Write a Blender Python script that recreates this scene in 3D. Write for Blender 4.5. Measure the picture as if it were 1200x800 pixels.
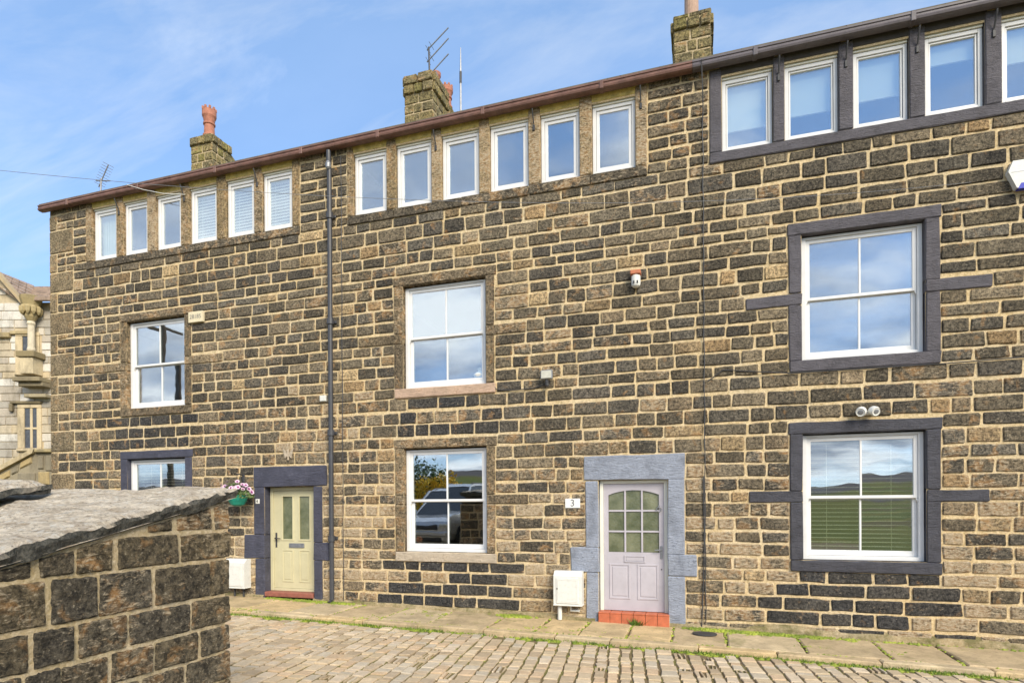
import bpy, bmesh, math, random
from mathutils import Vector, Matrix, noise

# ------------------------------------------------------------------ camera, sky, sun, exposure
for o in list(bpy.data.objects):
    bpy.data.objects.remove(o)
SC = bpy.context.scene
COL = SC.collection
PHI, ROLL = 0.308331, 0.00623
CAM = bpy.data.cameras.new('camera')
CAMO = bpy.data.objects.new('camera', CAM)
COL.objects.link(CAMO)
CAM.sensor_width = 36.0
CAM.lens = 21.0
CAM.shift_y = 0.1585
CAM.clip_start = 0.05
CAM.clip_end = 6000
_R = Vector((math.cos(PHI), math.sin(PHI), 0))
_F = Vector((-math.sin(PHI), math.cos(PHI), 0))
_U = Vector((0, 0, 1))
_cx = _R * math.cos(ROLL) - _U * math.sin(ROLL)
_cy = _R * math.sin(ROLL) + _U * math.cos(ROLL)
CAMO.matrix_world = Matrix(((_cx.x, _cy.x, -_F.x, 0), (_cx.y, _cy.y, -_F.y, 0), (_cx.z, _cy.z, -_F.z, 0), (0, 0, 0, 1)))
SC.camera = CAMO

SUN_EL, SUN_AZ = math.radians(34), math.radians(138)      # azimuth clockwise from +Y
WORLD = bpy.data.worlds.new('World')
SC.world = WORLD
WORLD.use_nodes = True


def build_world():
    nt = WORLD.node_tree
    nt.nodes.clear()
    N, L = nt.nodes.new, nt.links.new
    out = N('ShaderNodeOutputWorld')
    bg = N('ShaderNodeBackground')
    bg.inputs['Strength'].default_value = 0.15
    sky = N('ShaderNodeTexSky')
    sky.sky_type = 'NISHITA'
    sky.sun_disc = False
    sky.sun_elevation = SUN_EL
    sky.sun_rotation = SUN_AZ
    sky.altitude = 600
    sky.air_density = 0.8
    sky.dust_density = 0.0
    sky.ozone_density = 3.2
    tc = N('ShaderNodeTexCoord')
    sep = N('ShaderNodeSeparateXYZ')
    L(tc.outputs['Generated'], sep.inputs[0])
    add = N('ShaderNodeMath'); add.operation = 'ADD'; add.inputs[1].default_value = 0.22
    L(sep.outputs['Z'], add.inputs[0])
    mx = N('ShaderNodeMath'); mx.operation = 'MAXIMUM'; mx.inputs[1].default_value = 0.12
    L(add.outputs[0], mx.inputs[0])
    dx = N('ShaderNodeMath'); dx.operation = 'DIVIDE'
    dy = N('ShaderNodeMath'); dy.operation = 'DIVIDE'
    L(sep.outputs['X'], dx.inputs[0]); L(mx.outputs[0], dx.inputs[1])
    L(sep.outputs['Y'], dy.inputs[0]); L(mx.outputs[0], dy.inputs[1])
    cmb = N('ShaderNodeCombineXYZ')
    L(dx.outputs[0], cmb.inputs[0]); L(dy.outputs[0], cmb.inputs[1])
    mp = N('ShaderNodeMapping')
    mp.inputs['Location'].default_value = (4.031, 25.423, 0)
    mp.inputs['Rotation'].default_value = (0, 0, 0.5)
    mp.inputs['Scale'].default_value = (0.75, 1.25, 1)
    L(cmb.outputs[0], mp.inputs[0])
    n1 = N('ShaderNodeTexNoise')
    n1.inputs['Scale'].default_value = 1.25
    n1.inputs['Detail'].default_value = 9
    n1.inputs['Roughness'].default_value = 0.56
    n1.inputs['Distortion'].default_value = 0.35
    L(mp.outputs[0], n1.inputs['Vector'])
    # the cloud bank stands in the south, behind the photographer
    by = N('ShaderNodeMath'); by.operation = 'MULTIPLY_ADD'
    by.inputs[1].default_value = -0.11; by.inputs[2].default_value = 0.0
    L(sep.outputs['Y'], by.inputs[0])
    sm = N('ShaderNodeMath'); sm.operation = 'ADD'
    L(n1.outputs['Fac'], sm.inputs[0]); L(by.outputs[0], sm.inputs[1])
    rp = N('ShaderNodeValToRGB')
    rp.color_ramp.elements[0].position = 0.46
    rp.color_ramp.elements[0].color = (0.03, 0.03, 0.03, 1)
    rp.color_ramp.elements[1].position = 0.68
    rp.color_ramp.elements[1].color = (1, 1, 1, 1)
    L(sm.outputs[0], rp.inputs['Fac'])
    n2 = N('ShaderNodeTexNoise')
    n2.inputs['Scale'].default_value = 2.3; n2.inputs['Detail'].default_value = 7
    L(mp.outputs[0], n2.inputs['Vector'])
    cr = N('ShaderNodeValToRGB')
    cr.color_ramp.elements[0].position = 0.40
    cr.color_ramp.elements[0].color = (1.25, 1.5, 1.95, 1)
    cr.color_ramp.elements[1].position = 0.58
    cr.color_ramp.elements[1].color = (4.6, 4.8, 5.0, 1)
    L(n2.outputs['Fac'], cr.inputs['Fac'])
    mix = N('ShaderNodeMix'); mix.data_type = 'RGBA'
    L(rp.outputs['Color'], mix.inputs['Factor'])
    # thin even veil of high haze over the whole sky
    veil = N('ShaderNodeMix'); veil.data_type = 'RGBA'
    veil.inputs['Factor'].default_value = 0.6
    veil.inputs['B'].default_value = (0.84, 1.44, 2.42, 1)
    L(sky.outputs['Color'], veil.inputs['A'])
    L(veil.outputs['Result'], mix.inputs['A'])
    L(cr.outputs['Color'], mix.inputs['B'])
    # thin cirrus streaks everywhere
    mp2 = N('ShaderNodeMapping')
    mp2.inputs['Location'].default_value = (8.4, 3.3, 0)
    mp2.inputs['Rotation'].default_value = (0, 0, -0.35)
    mp2.inputs['Scale'].default_value = (0.9, 2.6, 1)
    L(cmb.outputs[0], mp2.inputs[0])
    n3 = N('ShaderNodeTexNoise')
    n3.inputs['Scale'].default_value = 1.5
    n3.inputs['Detail'].default_value = 8
    n3.inputs['Roughness'].default_value = 0.6
    n3.inputs['Distortion'].default_value = 0.5
    L(mp2.outputs[0], n3.inputs['Vector'])
    r3 = N('ShaderNodeValToRGB')
    r3.color_ramp.elements[0].position = 0.45
    r3.color_ramp.elements[0].color = (0, 0, 0, 1)
    r3.color_ramp.elements[1].position = 0.76
    r3.color_ramp.elements[1].color = (0.55, 0.55, 0.55, 1)
    L(n3.outputs['Fac'], r3.inputs['Fac'])
    mx2 = N('ShaderNodeMix'); mx2.data_type = 'RGBA'
    L(r3.outputs['Color'], mx2.inputs['Factor'])
    L(mix.outputs['Result'], mx2.inputs['A'])
    mx2.inputs['B'].default_value = (2.6, 2.75, 2.9, 1)
    L(mx2.outputs['Result'], bg.inputs['Color'])
    L(bg.outputs[0], out.inputs['Surface'])


build_world()
SUN = bpy.data.lights.new('sun', 'SUN')
SUN.energy = 2.1
SUN.angle = math.radians(28)
SUN.color = (1.0, 0.90, 0.73)
SUNO = bpy.data.objects.new('sun', SUN)
COL.objects.link(SUNO)
_sd = Vector((math.sin(SUN_AZ) * math.cos(SUN_EL), math.cos(SUN_AZ) * math.cos(SUN_EL), math.sin(SUN_EL)))
SUNO.rotation_euler = _sd.to_track_quat('Z', 'Y').to_euler()
VS = SC.view_settings
VS.view_transform = 'Standard'
VS.look = 'None'
VS.gamma = 1.0
VS.use_curve_mapping = False
VS.exposure = 1.3

D = 9.347                   # distance of the terrace front from the photographer; eye level is z = 0


def gz(x):
    return -1.87 - 0.017 * max(-30.0, min(25.0, x))


# ------------------------------------------------------------------ materials
class NB:
    def __init__(self, name):
        self.m = bpy.data.materials.new(name)
        self.m.use_nodes = True
        self.nt = self.m.node_tree
        self.nt.nodes.clear()
        self.out = self.n('ShaderNodeOutputMaterial')
        self._pos = None

    def n(self, t, **kw):
        nd = self.nt.nodes.new(t)
        for k, v in kw.items():
            setattr(nd, k, v)
        return nd

    def l(self, a, b):
        self.nt.links.new(a, b)

    def setin(self, sock, v):
        if isinstance(v, bpy.types.NodeSocket):
            self.l(v, sock)
        else:
            if sock.type == 'RGBA' and len(v) == 3:
                v = (*v, 1)
            sock.default_value = v

    def pos(self):
        if self._pos is None:
            g = self.n('ShaderNodeNewGeometry')
            self._pos = g.outputs['Position']
        return self._pos

    def noise(self, scale, detail=4, rough=0.55, stretch=None, vec=None, dist=0.0):
        v = vec or self.pos()
        if stretch:
            mp = self.n('ShaderNodeMapping')
            mp.inputs['Scale'].default_value = stretch
            self.l(v, mp.inputs[0])
            v = mp.outputs[0]
        t = self.n('ShaderNodeTexNoise')
        t.inputs['Scale'].default_value = scale
        t.inputs['Detail'].default_value = detail
        t.inputs['Roughness'].default_value = rough
        t.inputs['Distortion'].default_value = dist
        self.l(v, t.inputs['Vector'])
        return t.outputs['Fac']

    def ramp(self, fac, a, b, ca=(0, 0, 0), cb=(1, 1, 1)):
        r = self.n('ShaderNodeValToRGB')
        r.color_ramp.elements[0].position = a
        r.color_ramp.elements[1].position = b
        r.color_ramp.elements[0].color = (*ca, 1)
        r.color_ramp.elements[1].color = (*cb, 1)
        self.l(fac, r.inputs['Fac'])
        return r.outputs['Color']

    def mix(self, fac, a, b, blend='MIX'):
        x = self.n('ShaderNodeMix', data_type='RGBA', blend_type=blend)
        self.setin(x.inputs['Factor'], fac)
        self.setin(x.inputs['A'], a)
        self.setin(x.inputs['B'], b)
        return x.outputs['Result']

    def math(self, op, a, b=0.0, c=None):
        x = self.n('ShaderNodeMath', operation=op)
        self.setin(x.inputs[0], a)
        self.setin(x.inputs[1], b)
        if c is not None:
            self.setin(x.inputs[2], c)
        return x.outputs[0]

    def bump(self, h, strength=0.5, dist=0.01, nrm=None):
        x = self.n('ShaderNodeBump')
        x.inputs['Strength'].default_value = strength
        x.inputs['Distance'].default_value = dist
        self.l(h, x.inputs['Height'])
        if nrm:
            self.l(nrm, x.inputs['Normal'])
        return x.outputs['Normal']

    def bsdf(self, col, rough=0.8, nrm=None, metallic=0.0, spec=0.4, coat=0.0):
        p = self.n('ShaderNodeBsdfPrincipled')
        self.setin(p.inputs['Base Color'], col)
        self.setin(p.inputs['Roughness'], rough)
        p.inputs['Metallic'].default_value = metallic
        p.inputs['Specular IOR Level'].default_value = spec
        p.inputs['Coat Weight'].default_value = coat
        if nrm:
            self.l(nrm, p.inputs['Normal'])
        self.l(p.outputs[0], self.out.inputs['Surface'])
        return p


M = {}


def mat_stone():
    """blackened gritstone: tint and wear come from the stone's own colour attribute"""
    b = NB('gritstone')
    at = b.n('ShaderNodeAttribute', attribute_name='tint')
    col, wear = at.outputs['Color'], at.outputs['Alpha']
    med = b.noise(6.5, 5, 0.62)
    grain = b.noise(24, 6, 0.8)
    tool = b.noise(15, 6, 0.75, stretch=(1.0, 1.0, 2.9), dist=0.6)
    run = b.noise(1.6, 5, 0.65, stretch=(1.0, 1.0, 0.22))
    f1 = b.math('MULTIPLY_ADD', med, 1.3, 0.35)
    f2 = b.ramp(grain, 0.41, 0.60, (0.42, 0.42, 0.43), (2.0, 1.9, 1.72))
    f2 = b.mix(1.0, f2, b.ramp(run, 0.36, 0.66, (0.72, 0.72, 0.73), (1.22, 1.2, 1.16)), 'MULTIPLY')
    c = b.mix(1.0, b.mix(1.0, col, f1, 'MULTIPLY'), f2, 'MULTIPLY')
    # orange iron staining where the crust has gone
    orange = b.noise(5.5, 4, 0.6, dist=0.6)
    om = b.math('MULTIPLY_ADD', wear, 0.50, orange)
    om = b.ramp(om, 0.64, 0.78)
    om = b.math('MULTIPLY', om, b.math('MULTIPLY_ADD', grain, 1.3, 0.0))
    c = b.mix(om, c, (0.44, 0.235, 0.085))
    # pale flaking, broken into short level streaks
    fl = b.math('MULTIPLY_ADD', wear, 0.34, b.math('MULTIPLY_ADD', tool, 0.75, b.math('MULTIPLY', orange, 0.25)))
    fm = b.ramp(fl, 0.60, 0.69)
    c = b.mix(b.math('MULTIPLY', fm, 0.9), c, b.mix(b.ramp(grain, 0.35, 0.65), (0.34, 0.25, 0.14), (0.68, 0.58, 0.43)))
    # pale lime specks
    sp = b.ramp(b.noise(48, 3, 0.6), 0.635, 0.70)
    c = b.mix(b.math('MULTIPLY', sp, 0.6), c, (0.40, 0.35, 0.26))
    h = b.math('MULTIPLY_ADD', tool, 1.2, b.math('MULTIPLY', grain, 0.9))
    b.bsdf(c, 0.9, b.bump(h, 1.0, 0.03), spec=0.25)
    return b.m


def mat_mortar(name='sand_mortar', k=(1, 1, 1), moss=0.0):
    b = NB(name)
    big = b.noise(1.1, 4, 0.6)
    fine = b.noise(30, 6, 0.82)
    mid = b.noise(9, 5, 0.7)
    q = lambda c: tuple(x * y for x, y in zip(c, k))
    c = b.mix(b.ramp(big, 0.35, 0.68), q((0.80, 0.605, 0.33)), q((0.79, 0.645, 0.42)))
    c = b.mix(b.math('MULTIPLY', b.ramp(mid, 0.52, 0.72), 0.75), c, q((0.46, 0.34, 0.18)))
    c = b.mix(b.ramp(fine, 0.40, 0.62), b.mix(1.0, c, (0.70, 0.68, 0.63), 'MULTIPLY'), b.mix(0.35, c, q((0.80, 0.68, 0.48))))
    if moss:
        c = b.mix(b.math('MULTIPLY', b.ramp(b.noise(3.5, 6, 0.7), 0.42, 0.6), moss), c, (0.12, 0.115, 0.04))
    b.bsdf(c, 0.95, b.bump(b.math('ADD', fine, mid), 1.0, 0.02), spec=0.15)
    return b.m


def mat_painted(name, col, chip, worn=0.3, rough=0.6, blot=0.3):
    b = NB(name)
    med = b.noise(5, 5, 0.65)
    fine = b.noise(30, 6, 0.75, stretch=(1, 1, 2.0))
    c = b.mix(b.ramp(med, 0.3, 0.72), tuple(x * (1 - blot) for x in col), tuple(min(1, x * (1 + blot)) for x in col))
    c = b.mix(b.math('MULTIPLY', b.ramp(fine, 0.4, 0.7), 0.3), c, tuple(min(1, x * 1.5) for x in col))
    cm = b.math('MULTIPLY', b.ramp(b.math('MULTIPLY_ADD', fine, 0.55, b.math('MULTIPLY', med, 0.45)), 0.555, 0.62), worn)
    c = b.mix(cm, c, chip)
    line = b.noise(20, 5, 0.75, stretch=(0.5, 0.7, 1.9), dist=0.5)
    c = b.mix(b.math('MULTIPLY', b.ramp(line, 0.56, 0.66), 0.28), c, tuple(x * 0.45 for x in col))
    b.bsdf(c, rough, b.bump(b.math('MULTIPLY_ADD', fine, 0.7, b.math('MULTIPLY_ADD', line, 1.2, med)), 1.0, 0.025), spec=0.35)
    return b.m


def mat_plain(name, col, rough=0.5, var=0.12, scale=8.0, metallic=0.0, spec=0.45, bump=0.05, dirt=None, coat=0.0):
    b = NB(name)
    n = b.noise(scale, 4, 0.6)
    lo = tuple(max(0, x * (1 - var)) for x in col)
    hi = tuple(min(1, x * (1 + var)) for x in col)
    c = b.mix(b.ramp(n, 0.3, 0.7), lo, hi)
    if dirt:
        d = b.noise(scale * 3.3, 5, 0.7)
        c = b.mix(b.math('MULTIPLY', b.ramp(d, 0.5, 0.75), 0.5), c, dirt)
    b.bsdf(c, rough, b.bump(b.noise(scale * 6, 3, 0.6), bump, 0.01) if bump else None, metallic, spec, coat)
    return b.m


def mat_glass():
    b = NB('window_glass')
    nrm = b.bump(b.noise(1.6, 2, 0.4), 0.010, 0.2)
    g = b.n('ShaderNodeBsdfGlossy')
    g.inputs['Roughness'].default_value = 0.0
    g.inputs['Color'].default_value = (0.93, 0.96, 1.0, 1)
    b.l(nrm, g.inputs['Normal'])
    t = b.n('ShaderNodeBsdfTransparent')
    t.inputs['Color'].default_value = (0.9, 0.95, 0.93, 1)
    mx = b.n('ShaderNodeMixShader')
    mx.inputs[0].default_value = 0.36
    b.l(t.outputs[0], mx.inputs[1])
    b.l(g.outputs[0], mx.inputs[2])
    b.l(mx.outputs[0], b.out.inputs['Surface'])
    return b.m


def mat_obscure():
    b = NB('obscured_glass')
    g = b.noise(38, 3, 0.6)
    nrm = b.bump(g, 0.4, 0.01)
    p = b.bsdf(b.mix(b.ramp(b.noise(3.2, 4, 0.6), 0.3, 0.7), (0.05, 0.065, 0.028), (0.20, 0.21, 0.13)), 0.06, nrm, spec=0.8)  # green mottling puts reflections into the pane's base colour
    return b.m


def mat_sett():
    b = NB('sett_stone')
    at = b.n('ShaderNodeAttribute', attribute_name='tint')
    n = b.noise(14, 5, 0.65)
    f = b.noise(120, 3, 0.7)
    k = b.math('MULTIPLY_ADD', f, 0.6, b.math('MULTIPLY_ADD', n, 0.7, 0.35))
    c = b.mix(1.0, at.outputs['Color'], k, 'MULTIPLY')
    b.bsdf(c, 0.85, b.bump(b.math('ADD', n, f), 0.5, 0.01), spec=0.3)
    return b.m


def mat_flag():
    b = NB('flagstone')
    at = b.n('ShaderNodeAttribute', attribute_name='tint')
    n = b.noise(2.6, 5, 0.65, dist=0.5)
    f = b.noise(55, 4, 0.7, stretch=(1, 2.0, 1))
    k = b.math('MULTIPLY_ADD', f, 0.6, b.math('MULTIPLY_ADD', n, 1.5, -0.05))
    c = b.mix(1.0, at.outputs['Color'], k, 'MULTIPLY')
    sp_ = b.ramp(b.noise(17, 5, 0.75), 0.55, 0.64)
    c = b.mix(b.math('MULTIPLY', sp_, 0.5), c, (0.20, 0.15, 0.09))
    g = b.ramp(b.noise(3.1, 6, 0.75), 0.54, 0.66)
    c = b.mix(b.math('MULTIPLY', g, 0.55), c, (0.17, 0.17, 0.05))
    b.bsdf(c, 0.85, b.bump(b.math('MULTIPLY_ADD', n, 1.5, f), 0.4, 0.012), spec=0.3)
    return b.m


def mat_slab():
    b = NB('weathered_slab')
    s1 = b.noise(5, 7, 0.8, stretch=(0.8, 2.6, 2.0), dist=1.2)
    s2 = b.noise(26, 6, 0.82, stretch=(0.8, 1.4, 1.4))
    s3 = b.noise(15, 5, 0.7)
    c = b.mix(b.ramp(s1, 0.38, 0.60), (0.46, 0.37, 0.27), (0.86, 0.76, 0.61))
    c = b.mix(b.math('MULTIPLY', b.ramp(s2, 0.54, 0.61), 0.75), c, (0.24, 0.19, 0.14))
    c = b.mix(b.math('MULTIPLY', b.ramp(s3, 0.55, 0.62), 0.6), c, (0.80, 0.77, 0.70))
    c = b.mix(b.math('MULTIPLY', b.ramp(b.noise(7, 4, 0.7), 0.60, 0.70), 0.35), c, (0.42, 0.30, 0.12))
    # faces turned sideways or down get darker colours than the top
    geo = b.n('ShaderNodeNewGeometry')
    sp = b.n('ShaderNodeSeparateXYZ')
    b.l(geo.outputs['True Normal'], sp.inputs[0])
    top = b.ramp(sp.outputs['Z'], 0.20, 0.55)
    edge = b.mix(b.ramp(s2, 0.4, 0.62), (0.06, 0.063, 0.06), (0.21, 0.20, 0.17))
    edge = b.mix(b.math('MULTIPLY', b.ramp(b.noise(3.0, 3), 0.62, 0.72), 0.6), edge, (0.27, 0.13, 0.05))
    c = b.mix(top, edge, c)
    b.bsdf(c, 0.95, b.bump(b.math('MULTIPLY_ADD', s1, 1.5, b.math('MULTIPLY_ADD', s2, 0.8, s3)), 1.0, 0.035), spec=0.2)
    return b.m


def mat_roof():
    b = NB('stone_slates')
    br = b.n('ShaderNodeTexBrick')
    br.inputs['Scale'].default_value = 2.6
    br.inputs['Color1'].default_value = (0.11, 0.095, 0.08, 1)
    br.inputs['Color2'].default_value = (0.17, 0.145, 0.12, 1)
    br.inputs['Mortar'].default_value = (0.03, 0.027, 0.023, 1)
    br.inputs['Mortar Size'].default_value = 0.012
    b.l(b.pos(), br.inputs['Vector'])
    n = b.noise(20, 5, 0.6)
    c = b.mix(b.ramp(n, 0.4, 0.7), br.outputs['Color'], (0.16, 0.15, 0.10))
    b.bsdf(c, 0.9, b.bump(n, 0.4, 0.01), spec=0.25)
    return b.m


def mat_earth():
    b = NB('joint_earth')
    n = b.noise(3.5, 5, 0.65)
    f = b.noise(60, 4, 0.7)
    c = b.mix(b.ramp(n, 0.42, 0.62), (0.17, 0.125, 0.072), (0.16, 0.16, 0.045))
    c = b.mix(b.math('MULTIPLY', f, 0.4), c, (0.22, 0.165, 0.10))
    b.bsdf(c, 0.95, b.bump(f, 0.7, 0.01), spec=0.15)
    return b.m


def mat_fields():
    b = NB('upland_fields')
    sp = b.n('ShaderNodeSeparateXYZ')
    b.l(b.pos(), sp.inputs[0])
    vo = b.n('ShaderNodeTexVoronoi')
    vo.inputs['Scale'].default_value = 0.012
    mp = b.n('ShaderNodeMapping')
    mp.inputs['Scale'].default_value = (1.0, 1.7, 0.0)
    b.l(b.pos(), mp.inputs[0])
    b.l(mp.outputs[0], vo.inputs['Vector'])
    f = b.ramp(b.noise(0.5, 6, 0.7), 0.3, 0.7)
    hs = b.n('ShaderNodeSeparateColor')
    b.l(vo.outputs['Color'], hs.inputs[0])
    c = b.mix(hs.outputs[0], (0.10, 0.118, 0.014), (0.18, 0.155, 0.03))
    c = b.mix(b.math('MULTIPLY', b.ramp(hs.outputs[1], 0.7, 0.75), 0.8), c, (0.13, 0.09, 0.04))
    c = b.mix(b.math('MULTIPLY', f, 0.5), c, (0.05, 0.085, 0.018))
    far = b.math('MULTIPLY', sp.outputs['Y'], -1.0)
    far = b.math('MULTIPLY_ADD', b.noise(0.006, 3), 500.0, far)
    moor = b.n('ShaderNodeMapRange')
    moor.inputs['From Min'].default_value = 900
    moor.inputs['From Max'].default_value = 1050
    b.l(far, moor.inputs['Value'])
    mc = b.mix(b.noise(0.02, 5, 0.6), (0.055, 0.06, 0.06), (0.13, 0.105, 0.10))
    c = b.mix(moor.outputs[0], c, mc)
    b.bsdf(c, 0.95, None, spec=0.1)
    return b.m


def mat_leaf(name, lo, hi, scale=6):
    b = NB(name)
    n = b.noise(scale, 3, 0.6)
    c = b.mix(b.ramp(n, 0.3, 0.7), lo, hi)
    p = b.bsdf(c, 0.6, None, spec=0.3)
    return b.m


def mat_hall():
    b = NB('cleaned_sandstone')
    at = b.n('ShaderNodeAttribute', attribute_name='tint')
    n = b.noise(1.4, 6, 0.68)
    f = b.noise(16, 4, 0.7)
    k = b.math('MULTIPLY_ADD', f, 0.5, b.math('MULTIPLY_ADD', n, 0.5, 0.5))
    c = b.mix(1.0, at.outputs['Color'], k, 'MULTIPLY')
    soot = b.ramp(b.noise(0.9, 6, 0.75, stretch=(1, 1, 0.35)), 0.48, 0.66)
    c = b.mix(b.math('MULTIPLY', soot, 0.75), c, (0.13, 0.11, 0.08))
    b.bsdf(c, 0.9, b.bump(f, 0.6, 0.03), spec=0.2)
    return b.m


M['stone'] = mat_stone()
M['mortar'] = mat_mortar()
M['shed_mortar'] = mat_mortar('weathered_grey_mortar', (.80, .82, .88), .2)
M['foot_mortar'] = mat_mortar('grimy_foot_mortar', (.62, .62, .62), .8)
M['slate_paint'] = mat_painted('slate_grey_masonry_paint', (0.105, 0.098, 0.112), (0.05, 0.05, 0.055), 0.25)
M['slate_paint_low'] = mat_painted('charcoal_masonry_paint', (0.066, 0.066, 0.080), (0.05, 0.05, 0.055), 0.25)
M['blue_paint'] = mat_painted('pale_blue_masonry_paint', (0.29, 0.32, 0.39), (0.08, 0.09, 0.11), 0.6, blot=.35)
M['navy_paint'] = mat_painted('dark_blue_masonry_paint', (0.066, 0.068, 0.098), (0.15, 0.15, 0.18), 0.3)
M['pink_stone'] = mat_painted('worn_pink_sill', (0.52, 0.37, 0.27), (0.30, 0.17, 0.10), 0.6, 0.9)
M['pale_sill'] = mat_painted('worn_pale_sill', (0.50, 0.42, 0.32), (0.20, 0.15, 0.10), 0.7, 0.9)
M['white'] = mat_plain('white_plastic_frame', (0.69, 0.69, 0.685), 0.35, 0.05, 5, bump=0.0)
M['offwhite'] = mat_plain('off_white_paint', (0.72, 0.71, 0.62), 0.5, 0.06, 5, bump=0.05)
M['headyellow'] = mat_plain('bare_render_head', (0.60, 0.46, 0.15), 0.9, 0.3, 9, bump=0.4, dirt=(0.10, 0.08, 0.04))
M['cream'] = mat_plain('cream_door_paint', (0.54, 0.50, 0.32), 0.42, 0.06, 3, bump=0.04, dirt=(0.46, 0.42, 0.26))
M['lilac'] = mat_plain('lilac_door_paint', (0.44, 0.415, 0.455), 0.5, 0.07, 3, bump=0.05, dirt=(0.37, 0.345, 0.375))
M['brown_gutter'] = mat_plain('faded_brown_gutter', (0.15, 0.078, 0.060), 0.5, 0.35, 5, bump=0.05, dirt=(0.26, 0.15, 0.11))
M['dark_gutter'] = mat_plain('dark_grey_gutter', (0.115, 0.10, 0.11), 0.45, 0.15, 5, bump=0.05, dirt=(0.05, 0.05, 0.05))
M['soffit'] = mat_plain('dark_eaves_board', (0.06, 0.052, 0.045), 0.8, 0.3, 6, bump=0.1)
M['iron'] = mat_plain('dark_iron', (0.045, 0.045, 0.048), 0.55, 0.2, 20, bump=0.1)
M['pipe'] = mat_plain('grey_downpipe', (0.05, 0.052, 0.06), 0.45, 0.15, 6, bump=0.05)
M['galv'] = mat_plain('galvanised_metal', (0.25, 0.26, 0.28), 0.45, 0.2, 20, metallic=0.5, bump=0.05)
M['meter'] = mat_plain('white_meter_box', (0.66, 0.66, 0.62), 0.5, 0.05, 6, bump=0.05, dirt=(0.46, 0.45, 0.40))
M['terracotta'] = mat_plain('terracotta', (0.40, 0.165, 0.105), 0.8, 0.25, 10, bump=0.2, dirt=(0.22, 0.12, 0.08))
M['buff_pot'] = mat_plain('buff_clay', (0.40, 0.27, 0.20), 0.8, 0.2, 5, bump=0.2, dirt=(0.28, 0.18, 0.13))
M['tile'] = mat_plain('red_quarry_tile', (0.47, 0.13, 0.06), 0.55, 0.2, 12, bump=0.15, dirt=(0.34, 0.15, 0.08))
M['tile_dark'] = mat_plain('dull_red_tile', (0.28, 0.10, 0.07), 0.6, 0.2, 12, bump=0.15)
M['glass'] = mat_glass()
M['obscure'] = mat_obscure()
M['blind'] = mat_plain('white_blind', (0.80, 0.80, 0.78), 0.7, 0.03, 4, bump=0.0)
M['slat'] = mat_plain('cream_blind_slat', (0.70, 0.66, 0.52), 0.6, 0.03, 4, bump=0.0)
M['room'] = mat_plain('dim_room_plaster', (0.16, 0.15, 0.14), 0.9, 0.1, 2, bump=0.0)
M['sett'] = mat_sett()
M['flag'] = mat_flag()
M['slab'] = mat_slab()
M['roof'] = mat_roof()
M['earth'] = mat_earth()
M['fields'] = mat_fields()
M['moss'] = mat_leaf('moss_green', (0.11, 0.16, 0.018), (0.34, 0.38, 0.05), 5)
M['grass'] = mat_leaf('kerb_grass_green', (0.06, 0.12, 0.015), (0.19, 0.27, 0.04), 7)
M['leaf'] = mat_leaf('bush_leaf', (0.035, 0.07, 0.015), (0.09, 0.13, 0.03), 1.5)
M['leaf_light'] = mat_leaf('basket_leaf', (0.06, 0.11, 0.03), (0.16, 0.22, 0.08), 40)
M['gorse'] = mat_leaf('gorse_flower', (0.55, 0.33, 0.015), (0.75, 0.50, 0.03), 3)
M['petal'] = mat_leaf('pale_pink_petal', (0.56, 0.36, 0.50), (0.74, 0.60, 0.68), 30)
M['petal_eye'] = mat_leaf('purple_petal_throat', (0.16, 0.02, 0.12), (0.30, 0.05, 0.22), 30)
M['teal'] = mat_plain('green_plastic_bowl', (0.015, 0.25, 0.18), 0.45, 0.1, 10, bump=0.0)
M['black'] = mat_plain('black_ink', (0.02, 0.02, 0.02), 0.6, 0.0, 5, bump=0.0)
M['grey_ink'] = mat_plain('grey_numeral', (0.14, 0.14, 0.14), 0.6, 0.0, 5, bump=0.0)
M['plaque'] = mat_plain('white_plaque', (0.72, 0.72, 0.70), 0.5, 0.03, 8, bump=0.0)
M['plaque_cream'] = mat_plain('cream_plaque', (0.66, 0.58, 0.40), 0.7, 0.08, 15, bump=0.1)
M['blue_lens'] = mat_plain('blue_lens', (0.03, 0.04, 0.42), 0.25, 0.05, 8, bump=0.0)
M['lens'] = mat_plain('lamp_lens', (0.50, 0.49, 0.42), 0.3, 0.1, 40, bump=0.0)
M['brick_red'] = mat_plain('red_plastic_cap', (0.46, 0.16, 0.08), 0.6, 0.1, 20, bump=0.0)
M['car_paint'] = mat_plain('silver_car_paint', (0.55, 0.56, 0.58), 0.25, 0.02, 2, metallic=0.3, bump=0.0, coat=1.0)
M['car_glass'] = mat_plain('dark_car_glass', (0.02, 0.025, 0.03), 0.05, 0.0, 2, spec=0.9, bump=0.0)
M['rubber'] = mat_plain('rubber', (0.03, 0.03, 0.03), 0.8, 0.1, 10, bump=0.05)
M['alloy'] = mat_plain('alloy', (0.45, 0.46, 0.48), 0.35, 0.05, 10, metallic=0.7, bump=0.0)
M['pole'] = mat_plain('tarred_timber', (0.07, 0.055, 0.04), 0.85, 0.3, 6, bump=0.3)
M['bark'] = mat_plain('bark', (0.06, 0.045, 0.03), 0.9, 0.3, 8, bump=0.3)
M['hall'] = mat_hall()
M['hallroof'] = mat_plain('brown_stone_slate', (0.30, 0.22, 0.165), 0.9, 0.35, 3, bump=0.4, dirt=(0.12, 0.09, 0.07))
M['lead'] = mat_plain('leaded_light', (0.06, 0.065, 0.075), 0.25, 0.3, 9, bump=0.1, spec=0.7)


# ------------------------------------------------------------------ geometry helpers
def link(o):
    COL.objects.link(o)
    return o


def empty(name, loc, label, cat, group=None):
    o = bpy.data.objects.new(name, None)
    o.empty_display_size = 0.2
    o.location = loc
    o['label'] = label
    o['category'] = cat
    if group:
        o['group'] = group
    return link(o)


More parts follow.
